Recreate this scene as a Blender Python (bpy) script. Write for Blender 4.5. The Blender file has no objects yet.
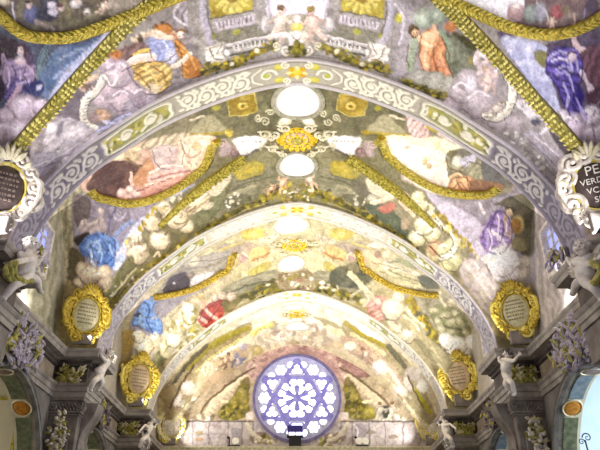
# Painted baroque church vault seen from the nave floor, looking up to the rose window.
# Metres. X right, Y along the nave, Z up; heights are written from eye level and the
# eye stands EYE above the floor.
import bpy, bmesh, math, random
import numpy as np
from mathutils import Vector, Matrix, noise as mnoise

EYE = 1.6
FPX = 650.0
PITCH = math.atan(359.0 / FPX)
CP, SP = math.cos(PITCH), math.sin(PITCH)
PI = math.pi
scn = bpy.context.scene
COL = scn.collection
R = random.Random(7)

# ---------------------------------------------------------------- survey helpers
def project(P):
    """world points (rel. eye) -> frame coordinates"""
    P = np.asarray(P, float)
    zc = P[..., 1] * CP + P[..., 2] * SP
    yc = P[..., 2] * CP - P[..., 1] * SP
    zc = np.maximum(zc, 0.05)
    return 297 + FPX * P[..., 0] / zc, 225 - FPX * yc / zc

def ray(u, v):
    a, b = (u - 297) / FPX, (225 - v) / FPX
    d = np.array([a, CP - b * SP, SP + b * CP])
    return d

def lin(c):
    c = np.asarray(c, float) / 255.0
    return np.where(c <= 0.04045, c / 12.92, ((c + 0.055) / 1.055) ** 2.4)

# ---------------------------------------------------------------- value noise
def _hash(ix, iy, seed):
    n = (ix.astype(np.int64) * 374761393 + iy.astype(np.int64) * 668265263 + seed * 1442695041) & 0x7fffffff
    n = ((n ^ (n >> 13)) * 1274126177) & 0x7fffffff
    return ((n ^ (n >> 16)) & 0xffff) / 65535.0

def vnoise(x, y, seed=0):
    ix, iy = np.floor(x), np.floor(y)
    fx, fy = x - ix, y - iy
    fx, fy = fx * fx * (3 - 2 * fx), fy * fy * (3 - 2 * fy)
    a, b = _hash(ix, iy, seed), _hash(ix + 1, iy, seed)
    c, d = _hash(ix, iy + 1, seed), _hash(ix + 1, iy + 1, seed)
    return (a * (1 - fx) + b * fx) * (1 - fy) + (c * (1 - fx) + d * fx) * fy

def fbm(x, y, seed=0, n=3):
    s, a, t = 0, 1.0, 0
    for k in range(n):
        s = s + a * vnoise(x * 2 ** k, y * 2 ** k, seed + k)
        t += a; a *= 0.5
    return s / t

# ---------------------------------------------------------------- objects
def put(o, parent=None, label=None, cat=None, group=None, kind=None):
    COL.objects.link(o)
    if parent is not None:
        o.parent = parent
    if label: o['label'] = label
    if cat: o['category'] = cat
    if group: o['group'] = group
    if kind: o['kind'] = kind
    return o

def thing(name, loc, label, cat, group=None):
    o = bpy.data.objects.new(name, None)
    o.empty_display_size = 0.1
    o.location = (loc[0], loc[1], loc[2] + EYE)
    put(o, None, label, cat, group, 'thing')
    return o

def origin_of(o):
    v = Vector((0, 0, 0))
    while o is not None:
        v += o.location; o = o.parent
    return v

class MB:
    """collects shapes given in eye-relative metres; build() links ONE mesh object"""
    def __init__(self):
        self.v, self.f, self.c = [], [], []
    def add(self, vs, fs):
        n = len(self.v)
        self.v += [tuple(p) for p in vs]
        self.f += [tuple(i + n for i in f) for f in fs]
    def grid(self, P, closed_u=False, closed_v=False):
        P = np.asarray(P, float)
        a, b = P.shape[:2]
        n = len(self.v)
        self.v += [tuple(p) for p in P.reshape(-1, 3)]
        for i in range(a if closed_u else a - 1):
            for j in range(b if closed_v else b - 1):
                i2, j2 = (i + 1) % a, (j + 1) % b
                self.f.append((n + i * b + j, n + i2 * b + j, n + i2 * b + j2, n + i * b + j2))
    def box(self, c, s, rot=None):
        vs = []
        for x in (-.5, .5):
            for y in (-.5, .5):
                for z in (-.5, .5):
                    p = Vector((x * s[0], y * s[1], z * s[2]))
                    if rot is not None: p = rot @ p
                    vs.append((c[0] + p.x, c[1] + p.y, c[2] + p.z))
        self.add(vs, [(0, 1, 3, 2), (4, 6, 7, 5), (0, 4, 5, 1), (2, 3, 7, 6), (0, 2, 6, 4), (1, 5, 7, 3)])
    def tube(self, pts, rad, n=8, closed=False, flat=1.0, up=None):
        pts = [Vector(p) for p in pts]
        m = len(pts)
        rads = rad if hasattr(rad, '__len__') else [rad] * m
        P = []
        prev = None
        for i, p in enumerate(pts):
            if closed:
                t = pts[(i + 1) % m] - pts[i - 1]
            else:
                t = pts[min(i + 1, m - 1)] - pts[max(i - 1, 0)]
            if t.length < 1e-9: t = Vector((0, 0, 1))
            t.normalize()
            if up is not None:
                ref = Vector(up[i] if hasattr(up[0], '__len__') else up)
                a = ref - t * ref.dot(t)
                if a.length < 1e-6: a = t.orthogonal()
            elif prev is None:
                a = t.orthogonal()
            else:
                a = prev - t * prev.dot(t)
                if a.length < 1e-6: a = t.orthogonal()
            a.normalize(); prev = a
            b = t.cross(a)
            P.append([p + (a * math.cos(2 * PI * k / n) * flat + b * math.sin(2 * PI * k / n)) * rads[i] for k in range(n)])
        self.grid(P, closed_u=closed, closed_v=True)
        if not closed:
            k0 = len(self.v) - m * n
            self.f.append(tuple(k0 + j for j in reversed(range(n))))
            self.f.append(tuple(k0 + (m - 1) * n + j for j in range(n)))
    def ball(self, c, r, nu=8, nv=6, frame=None):
        """ellipsoid; r scalar or 3; frame = 3 axis vectors"""
        r = r if hasattr(r, '__len__') else (r, r, r)
        ax = frame or (Vector((1, 0, 0)), Vector((0, 1, 0)), Vector((0, 0, 1)))
        c = Vector(c)
        n = len(self.v)
        self.v.append(tuple(c + ax[2] * r[2]))
        for i in range(1, nv):
            th = PI * i / nv
            for j in range(nu):
                ph = 2 * PI * j / nu
                p = c + ax[0] * (r[0] * math.sin(th) * math.cos(ph)) + ax[1] * (r[1] * math.sin(th) * math.sin(ph)) + ax[2] * (r[2] * math.cos(th))
                self.v.append(tuple(p))
        self.v.append(tuple(c - ax[2] * r[2]))
        last = len(self.v) - 1
        for j in range(nu):
            self.f.append((n, n + 1 + j, n + 1 + (j + 1) % nu))
            self.f.append((last, last - nu + (j + 1) % nu, last - nu + j))
        for i in range(nv - 2):
            for j in range(nu):
                a = n + 1 + i * nu
                self.f.append((a + j, a + nu + j, a + nu + (j + 1) % nu, a + (j + 1) % nu))
    def prism(self, outline, frame, depth):
        """outline [(a,b)] in frame (origin, A, B, N); extruded by depth along N"""
        o, A, B, N = [Vector(q) for q in frame]
        n = len(outline)
        f0 = [o + A * a + B * b for a, b in outline]
        f1 = [p + N * depth for p in f0]
        self.add(f0 + f1, [tuple(reversed(range(n))), tuple(range(n, 2 * n))] +
                 [(i, (i + 1) % n, n + (i + 1) % n, n + i) for i in range(n)])
    def leaf(self, base, tip, nrm, width, bulge=0.3, curl=0.0):
        """a pointed stucco leaf: ridge raised along nrm"""
        b, t, nn = Vector(base), Vector(tip), Vector(nrm).normalized()
        d = t - b
        L = d.length or 1e-6
        s = d.cross(nn).normalized() * width * 0.5
        rows = []
        for k, (u, w, h) in enumerate(((0, .35, .3), (.3, 1, .8), (.6, .85, 1), (.85, .45, .7), (1, .04, .1))):
            c = b + d * u + nn * (h * bulge * width + curl * L * u * u)
            low = b + d * u + nn * (curl * L * u * u)
            rows.append([low - s * w, c - s * w * .4, c + s * w * .4, low + s * w])
        self.grid(rows)
    def build(self, name, m, parent=None, smooth=True, kind=None, label=None, cat=None, group=None, bevel=None):
        off = origin_of(parent) if parent is not None else Vector((0, 0, 0))
        if parent is None and kind is None and self.v:
            a = np.array(self.v)
            lo, hi = a.min(0), a.max(0)
            off = Vector(((lo[0] + hi[0]) / 2, (lo[1] + hi[1]) / 2, lo[2] + EYE))
        me = bpy.data.meshes.new(name)
        me.from_pydata([(x - off.x, y - off.y, z + EYE - off.z) for x, y, z in self.v], [], self.f)
        bm = bmesh.new(); bm.from_mesh(me)
        bmesh.ops.recalc_face_normals(bm, faces=bm.faces)
        bm.to_mesh(me); bm.free()
        if smooth:
            me.polygons.foreach_set('use_smooth', [True] * len(me.polygons))
            try: me.set_sharp_from_angle(angle=math.radians(42))
            except Exception: pass
        if m is not None: me.materials.append(m)
        o = bpy.data.objects.new(name, me)
        if parent is None and kind is None: o.location = off
        put(o, parent, label, cat, group, kind)
        if bevel:
            md = o.modifiers.new('bevel', 'BEVEL'); md.width = bevel; md.segments = 2; md.limit_method = 'ANGLE'
        return o

def big_mesh(name, V, F, m, kind=None, colors=None, parent=None, smooth=True):
    """fast numpy mesh: V (n,3) eye-relative, F (k,4)"""
    off = origin_of(parent) if parent is not None else Vector((0, 0, 0))
    me = bpy.data.meshes.new(name)
    n, k = len(V), len(F)
    W = V + np.array([-off.x, -off.y, EYE - off.z])
    me.vertices.add(n); me.vertices.foreach_set('co', W.astype(np.float32).ravel())
    me.loops.add(4 * k); me.loops.foreach_set('vertex_index', F.astype(np.int32).ravel())
    me.polygons.add(k)
    me.polygons.foreach_set('loop_start', np.arange(k, dtype=np.int32) * 4)
    me.polygons.foreach_set('use_smooth', np.full(k, smooth))
    me.update(calc_edges=True)
    if colors is not None:
        at = me.color_attributes.new('paint', 'FLOAT_COLOR', 'POINT')
        c4 = np.ones((n, 4), np.float32); c4[:, :3] = colors
        at.data.foreach_set('color', c4.ravel())
    me.materials.append(m)
    o = bpy.data.objects.new(name, me)
    put(o, parent, kind=kind)
    return o

def quads(a, b):
    i = np.arange(a * b).reshape(a, b)
    return np.stack([i[:-1, :-1], i[1:, :-1], i[1:, 1:], i[:-1, 1:]], -1).reshape(-1, 4)

# ---------------------------------------------------------------- materials
def mat(name, col, rough=0.6, metal=0.0, var=0.25, scale=6.0, bump=0.15, col2=None, bscale=None, spec=0.3):
    m = bpy.data.materials.new(name); m.use_nodes = True
    nt = m.node_tree; N = nt.nodes; L = nt.links
    b = N['Principled BSDF']
    b.inputs['Roughness'].default_value = rough
    b.inputs['Metallic'].default_value = metal
    b.inputs['Specular IOR Level'].default_value = spec
    tc = N.new('ShaderNodeTexCoord')
    nz = N.new('ShaderNodeTexNoise'); nz.inputs['Scale'].default_value = scale; nz.inputs['Detail'].default_value = 6
    L.new(tc.outputs['Object'], nz.inputs['Vector'])
    cr = N.new('ShaderNodeValToRGB')
    c = lin(col); c2 = lin(col2) if col2 is not None else c * (1 - var)
    cr.color_ramp.elements[0].position = 0.35; cr.color_ramp.elements[0].color = (*c2, 1)
    cr.color_ramp.elements[1].position = 0.65; cr.color_ramp.elements[1].color = (*c, 1)
    L.new(nz.outputs['Fac'], cr.inputs['Fac']); L.new(cr.outputs['Color'], b.inputs['Base Color'])
    if bump:
        n2 = N.new('ShaderNodeTexNoise'); n2.inputs['Scale'].default_value = bscale or scale * 4; n2.inputs['Detail'].default_value = 4
        L.new(tc.outputs['Object'], n2.inputs['Vector'])
        bp = N.new('ShaderNodeBump'); bp.inputs['Strength'].default_value = bump; bp.inputs['Distance'].default_value = 0.05
        L.new(n2.outputs['Fac'], bp.inputs['Height']); L.new(bp.outputs['Normal'], b.inputs['Normal'])
    return m

def paint_mat(name, rough=0.5, grain=0.30, scale=9.0, spec=0.3):
    """plaster that carries the painter's colours, with brush grain and fine cracks"""
    m = bpy.data.materials.new(name); m.use_nodes = True
    nt = m.node_tree; N = nt.nodes; L = nt.links
    b = N['Principled BSDF']; b.inputs['Roughness'].default_value = rough
    b.inputs['Specular IOR Level'].default_value = spec
    at = N.new('ShaderNodeVertexColor'); at.layer_name = 'paint'
    tc = N.new('ShaderNodeTexCoord')
    nz = N.new('ShaderNodeTexNoise'); nz.inputs['Scale'].default_value = scale; nz.inputs['Detail'].default_value = 8; nz.inputs['Roughness'].default_value = 0.65; nz.inputs['Distortion'].default_value = 0.8
    L.new(tc.outputs['Object'], nz.inputs['Vector'])
    mr = N.new('ShaderNodeMapRange'); mr.inputs['From Min'].default_value = 0.32; mr.inputs['From Max'].default_value = 0.68
    mr.inputs['To Min'].default_value = 1 - grain; mr.inputs['To Max'].default_value = 1 + grain
    L.new(nz.outputs['Fac'], mr.inputs['Value'])
    vm = N.new('ShaderNodeVectorMath'); vm.operation = 'SCALE'
    L.new(at.outputs['Color'], vm.inputs[0]); L.new(mr.outputs['Result'], vm.inputs['Scale'])
    L.new(vm.outputs['Vector'], b.inputs['Base Color'])
    bp = N.new('ShaderNodeBump'); bp.inputs['Strength'].default_value = 0.12; bp.inputs['Distance'].default_value = 0.03
    L.new(nz.outputs['Fac'], bp.inputs['Height']); L.new(bp.outputs['Normal'], b.inputs['Normal'])
    return m

def glow(name, col, strength):
    m = bpy.data.materials.new(name); m.use_nodes = True
    nt = m.node_tree; b = nt.nodes['Principled BSDF']
    b.inputs['Base Color'].default_value = (*lin(col), 1)
    b.inputs['Emission Color'].default_value = (*lin(col), 1)
    b.inputs['Emission Strength'].default_value = strength
    return m

# ---------------------------------------------------------------- vault geometry
def interp(tab):
    xs = np.array([t[0] for t in tab]); zs = np.array([t[1] for t in tab])
    # arc-length sampled smooth curve (Catmull-Rom through the table)
    pts = []
    n = len(tab)
    P = np.column_stack([xs, zs])
    P = np.vstack([[-P[1, 0], P[1, 1]], P, 2 * P[-1] - P[-2]])
    for i in range(1, n):
        for t in np.linspace(0, 1, 40, endpoint=False):
            p0, p1, p2, p3 = P[i - 1], P[i], P[i + 1], P[i + 2]
            pts.append(0.5 * (2 * p1 + (p2 - p0) * t + (2 * p0 - 5 * p1 + 4 * p2 - p3) * t * t + (3 * p1 - p0 - 3 * p2 + p3) * t ** 3))
    pts.append(P[n])
    return np.array(pts)

RIBTAB = [(0, 9.12), (1, 8.91), (2, 8.46), (2.75, 8.0), (3.27, 7.55), (3.9, 6.97), (4.3, 6.45), (4.62, 5.9), (4.8, 5.4), (4.88, 4.88)]
WEBTAB = [(0, 9.20), (1.03, 9.0), (2.05, 8.55), (2.83, 8.09), (3.38, 7.63), (4.04, 7.04), (4.5, 6.5), (4.95, 5.9), (5.38, 5.3), (5.72, 4.8)]
RIBC, WEBC = interp(RIBTAB), interp(WEBTAB)
WALLX = 5.72
HC = 4.88                      # cornice top
RIBW = 0.8
RIBY = [4.0, 9.70, 15.27, 21.37, 27.6]     # near edge of each transverse arch; the last is the end wall
ENDY = 27.6
BAYS = [(RIBY[k] + RIBW, RIBY[k + 1]) for k in range(4)]
KEYZ = [9.62, 9.58, 9.66, 9.64]
SIDEZ = 8.15

def webz(x):
    return np.interp(np.abs(x), WEBC[:, 0], WEBC[:, 1])

def vault_z(x, y, bay):
    y0, y1 = BAYS[bay]
    mid, b = (y0 + y1) / 2, (y1 - y0) / 2
    ax = np.minimum(np.abs(x), WALLX)
    ty = np.clip(np.abs(y - mid) / b, 0, 1)
    tx = ax / WALLX
    dome = (KEYZ[bay] - WEBTAB[0][1])
    zt = webz(ax) + dome * (1 - ty) * (1 - tx)
    # side cells: arch in Y between the two groin points at this x
    zg = webz(ax) + dome * (1 - tx) ** 2
    ridge = KEYZ[bay] - (KEYZ[bay] - SIDEZ) * tx ** 1.8
    t = np.clip(ty / np.maximum(tx, 1e-4), 0, 1)
    zs = zg + (ridge - zg) * np.clip(1 - t ** 2.2, 0, 1)
    return np.where(ty >= tx, zt, zs)

def hit(u, v, bay, lift=0.0):
    """where the line of sight through a surveyed point meets the vault of a bay"""
    d = ray(u, v)
    y0, y1 = BAYS[bay]
    t = np.linspace((y0 - 1.0) / d[1], (y1 + .6) / d[1], 1500)
    P = t[:, None] * d[None, :]
    yy = np.clip(P[:, 1], y0, y1)
    below = (P[:, 2] < vault_z(P[:, 0], yy, bay)) & (np.abs(P[:, 0]) < WALLX) & (P[:, 1] < y1 + .02)
    ok = np.nonzero(~below & (P[:, 1] >= y0))[0]
    i = ok[0] if len(ok) else len(t) - 1
    p = P[i]
    return Vector((p[0], min(max(p[1], y0), y1), p[2])) - Vector(d).normalized() * lift

def vault_normal(x, y, bay):
    e = .02
    zx = (vault_z(x + e, y, bay) - vault_z(x - e, y, bay)) / (2 * e)
    zy = (vault_z(x, y + e, bay) - vault_z(x, y - e, bay)) / (2 * e)
    n = Vector((float(zx), float(zy), -1.0)); n.normalize()
    return n

# ---------------------------------------------------------------- the painter's brushes
def spline(pts, closed, k=5):
    P = np.asarray(pts, float)
    n = len(P)
    if n < 3: return P
    out = []
    rng = range(n) if closed else range(n - 1)
    for i in rng:
        if closed:
            p0, p1, p2, p3 = P[i - 1], P[i], P[(i + 1) % n], P[(i + 2) % n]
        else:
            p0, p1, p2, p3 = P[max(i - 1, 0)], P[i], P[i + 1], P[min(i + 2, n - 1)]
        for t in np.linspace(0, 1, k, endpoint=False):
            out.append(0.5 * (2 * p1 + (p2 - p0) * t + (2 * p0 - 5 * p1 + 4 * p2 - p3) * t * t + (3 * p1 - p0 - 3 * p2 + p3) * t ** 3))
    if not closed: out.append(P[-1])
    return np.array(out)

class Canvas:
    """colours on the vertices of one plaster surface; strokes are laid by survey coordinates"""
    def __init__(self, V, base, seed=0):
        u, v = project(V)
        w = 1.3
        self.u = u + w * (fbm(u / 5, v / 5, 11 + seed) - .5) * 2
        self.v = v + w * (fbm(u / 5, v / 5, 31 + seed) - .5) * 2
        self.c = np.empty((len(u), 3)); self.c[:] = lin(base)
        self.rng = np.random.RandomState(seed + 5)
    def sel(self, x0, y0, x1, y1):
        return np.nonzero((self.u > x0) & (self.u < x1) & (self.v > y0) & (self.v < y1))[0]
    def mix(self, i, col, a):
        a = np.asarray(a)[:, None]
        self.c[i] = self.c[i] * (1 - a) + col * a
    def B(self, x, y, rx, ry, col, rot=0, soft=.25, a=1, hi=None, rim=.12):
        r = max(rx, ry) * (1 + soft)
        i = self.sel(x - r, y - r, x + r, y + r)
        if not len(i): return
        t = math.radians(rot); c, s = math.cos(t), math.sin(t)
        dx, dy = self.u[i] - x, self.v[i] - y
        p, q = (dx * c + dy * s) / rx, (-dx * s + dy * c) / ry
        d = np.sqrt(p * p + q * q)
        al = np.clip((1 + soft - d) / (2 * soft), 0, 1); al = al * al * (3 - 2 * al) * a
        base = lin(col)[None, :].repeat(len(i), 0)
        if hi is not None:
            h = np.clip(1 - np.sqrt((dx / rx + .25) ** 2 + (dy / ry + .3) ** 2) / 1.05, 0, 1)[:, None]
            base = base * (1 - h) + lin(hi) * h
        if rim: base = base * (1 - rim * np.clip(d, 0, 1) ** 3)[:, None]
        self.mix(i, base, al)
    def L(self, pts, col, w=3, soft=.8, a=1, rnd=.25, smooth=True):
        P = spline(pts, False) if smooth else np.asarray(pts, float)
        n = len(P)
        ws = np.interp(np.linspace(0, 1, n), np.linspace(0, 1, len(w)), w) if hasattr(w, '__len__') else np.full(n, float(w))
        m = ws.max() / 2 + 2
        i = self.sel(P[:, 0].min() - m, P[:, 1].min() - m, P[:, 0].max() + m, P[:, 1].max() + m)
        if not len(i): return
        X, Y = self.u[i], self.v[i]
        best = np.full(len(i), 1e9); side = np.zeros(len(i))
        for k in range(n - 1):
            ax, ay = P[k]; bx, by = P[k + 1]
            ex, ey = bx - ax, by - ay
            l2 = ex * ex + ey * ey + 1e-9
            t = np.clip(((X - ax) * ex + (Y - ay) * ey) / l2, 0, 1)
            d = np.hypot(X - ax - t * ex, Y - ay - t * ey)
            dd = d - (ws[k] + (ws[k + 1] - ws[k]) * t) / 2
            sg = (Y - ay - t * ey) + .4 * (X - ax - t * ex)
            g = dd < best
            side = np.where(g, sg / (ws[k] / 2 + .1), side)
            best = np.minimum(best, dd)
        al = np.clip(.5 - best / soft, 0, 1) * a
        sh = 1 - rnd * np.clip(side, -1, 1) * .8
        self.mix(i, lin(col)[None, :] * sh[:, None], al)
    def P(self, pts, col, soft=1.6, a=1, fold=None, col2=None, smooth=True):
        P = spline(pts, True, 4) if smooth else np.asarray(pts, float)
        i = self.sel(P[:, 0].min() - 3, P[:, 1].min() - 3, P[:, 0].max() + 3, P[:, 1].max() + 3)
        if not len(i): return
        X, Y = self.u[i], self.v[i]
        best = np.full(len(i), 1e9); ins = np.zeros(len(i), bool)
        n = len(P)
        for k in range(n):
            ax, ay = P[k]; bx, by = P[(k + 1) % n]
            ex, ey = bx - ax, by - ay
            l2 = ex * ex + ey * ey + 1e-9
            t = np.clip(((X - ax) * ex + (Y - ay) * ey) / l2, 0, 1)
            best = np.minimum(best, np.hypot(X - ax - t * ex, Y - ay - t * ey))
            if abs(ey) > 1e-9:
                cr = ((ay > Y) != (by > Y)) & (X < ex * (Y - ay) / ey + ax)
                ins ^= cr
        sd = np.where(ins, -best, best)
        al = np.clip(.5 - sd / soft, 0, 1) * a
        base = lin(col)[None, :].repeat(len(i), 0)
        if col2 is not None:
            g = fbm(X / 7, Y / 7, 77)
            g = np.clip((g - .35) / .3, 0, 1)[:, None]
            base = base * (1 - g) + lin(col2) * g
        if fold:
            ang, wl, am = fold
            t = math.radians(ang)
            ph = (X * math.cos(t) + Y * math.sin(t)) / wl + 1.5 * fbm(X / 16, Y / 16, 55)
            sn = np.sin(ph * 2 * PI)
            base = base * (1 + am * sn - 1.3 * am * np.clip((-.6 - sn) / .4, 0, 1) + .8 * am * np.clip((sn - .75) / .25, 0, 1))[:, None]
        base = base * (1 - .22 * np.clip(1 + sd / 1.5, 0, 1) * (sd < .3))[:, None]
        self.mix(i, base, al)
    def S(self, x, y, r, col, w=1.6, turns=1.4, start=0, sgn=1, a=1):
        """volute"""
        n = int(14 * turns)
        t = np.linspace(0, 1, n)
        an = math.radians(start) + sgn * t * turns * 2 * PI
        rr = r * (1 - .88 * t)
        self.L(np.column_stack([x + rr * np.cos(an), y + rr * np.sin(an)]), col, [w, w * .7], a=a, smooth=False)
    def D(self, poly, n, cols, size=(1.2, 2.4), el=1.6, a=.9):
        """many short dabs inside a polygon: leaves, petals, ornament"""
        P = np.asarray(poly, float)
        lo, hi = P.min(0), P.max(0)
        k = 0; tries = 0
        while k < n and tries < n * 12:
            tries += 1
            x, y = self.rng.uniform(lo, hi)
            c = False; m = len(P)
            for j in range(m):
                ax, ay = P[j]; bx, by = P[j - 1]
                if (ay > y) != (by > y) and x < (bx - ax) * (y - ay) / (by - ay) + ax: c = not c
            if not c: continue
            s = self.rng.uniform(*size)
            col = np.array(cols[self.rng.randint(len(cols))], float) * self.rng.uniform(.85, 1.1)
            self.B(x, y, s * el, s, np.clip(col, 0, 255), rot=self.rng.uniform(0, 180), soft=.35, a=a)
            k += 1
    def G(self, pts, w, n, cols, size=(1.2, 2.2), a=.95):
        """garland: dabs scattered along a path"""
        if w >= 5: self.L(pts, (104, 94, 46), w * .95, soft=3.5, a=.85)
        P = spline(pts, False)
        for k in range(n):
            j = self.rng.randint(len(P))
            x, y = P[j] + self.rng.normal(0, w / 3, 2)
            s = self.rng.uniform(*size)
            col = np.array(cols[self.rng.randint(len(cols))], float) * self.rng.uniform(.8, 1.12)
            self.B(x, y, s * 1.5, s, np.clip(col, 0, 255), rot=self.rng.uniform(0, 180), soft=.35, a=a)
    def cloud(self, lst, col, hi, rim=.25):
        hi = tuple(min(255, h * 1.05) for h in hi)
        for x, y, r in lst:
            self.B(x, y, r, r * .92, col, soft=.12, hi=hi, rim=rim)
    def cherub(self, x, y, s, skin=(228, 196, 176), hair=(150, 115, 75), lean=0, flip=1):
        """small painted nude child: trunk, limbs, head"""
        t = math.radians(lean); c, sn = math.cos(t), math.sin(t)
        def q(a, b): return (x + s * (flip * a * c - b * sn), y + s * (flip * a * sn + b * c))
        dk = tuple(np.array(skin) * .86)
        self.L([q(.1, .9), q(.6, 1.6), q(.35, 2.5)], dk, [s * .75, s * .4])
        self.L([q(-.2, .9), q(-.6, 1.7), q(-1.1, 2.3)], skin, [s * .8, s * .42])
        self.B(*q(0, .1), s * .68, s * 1.05, skin, rot=lean, soft=.2, hi=(248, 226, 208), rim=.3)
        self.L([q(.5, -.5), q(1.1, .1), q(1.5, -.3)], skin, [s * .45, s * .3])
        self.L([q(-.5, -.5), q(-1.1, 0), q(-1.4, .6)], dk, [s * .45, s * .3])
        self.B(*q(.08, -1.35), s * .52, s * .56, skin, soft=.2, hi=(250, 230, 214), rim=.25)
        self.B(*q(-.05, -1.62), s * .5, s * .36, hair, soft=.25)
        self.B(*q(.25, -1.33), s * .1, s * .08, (90, 60, 50)); self.B(*q(-.02, -1.33), s * .1, s * .08, (90, 60, 50))

def finish(cv, con=.27, sat=.97, amt=1.0, tint=(1, 1, 1)):
    """the painter's last pass: brown contour lines, light scumbles, tonal contrast"""
    col, u, v = cv.c, cv.u, cv.v
    wu, wv = u + 5 * fbm(u / 11, v / 11, 71), v + 5 * fbm(u / 11, v / 11, 72)
    r1 = np.abs(2 * fbm(wu / 7.5, wv / 7.5, 61, 2) - 1); r2 = np.abs(2 * fbm(wu / 6, wv / 6, 62, 2) - 1)
    dark = np.clip(1 - r1 / .16, 0, 1) ** 1.2; light = np.clip(1 - r2 / .15, 0, 1) ** 1.2
    patch = np.clip((fbm(u / 30, v / 30, 63) - .3) / .3, 0, 1)
    l = col.mean(1, keepdims=True)
    c = l + (col - l) * sat
    c = c * (np.maximum(l, .01) / .42) ** con
    c = c * (1 - amt * .34 * (dark * patch)[:, None] * np.array([.85, 1.0, 1.15]))
    c = c + amt * .17 * (light * (1 - .5 * patch))[:, None] * np.array([1.0, .95, .82]) * (.25 + l)
    m = (fbm(u / 3.2, v / 3.2, 64, 2) - .5)[:, None]
    c = c * (1 + amt * .34 * m)
    return np.clip(c * np.array(tint), .004, .92)

GOLD = [(205, 180, 50), (170, 145, 30), (225, 205, 100), (125, 110, 40), (190, 170, 45)]
OLIVE = [(150, 140, 40), (120, 112, 50), (185, 170, 60), (95, 92, 55), (165, 150, 70)]
STUC = [(232, 226, 205), (214, 206, 188), (190, 184, 168), (240, 236, 220)]

# ---------------------------------------------------------------- the frescoes, bay by bay
def steps(c, pts, n, col, w=1.4, dx=0, dy=6):
    for k in range(n):
        c.L([(x + dx * k / n, y + dy * k / n) for x, y in pts], col, w)

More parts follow.
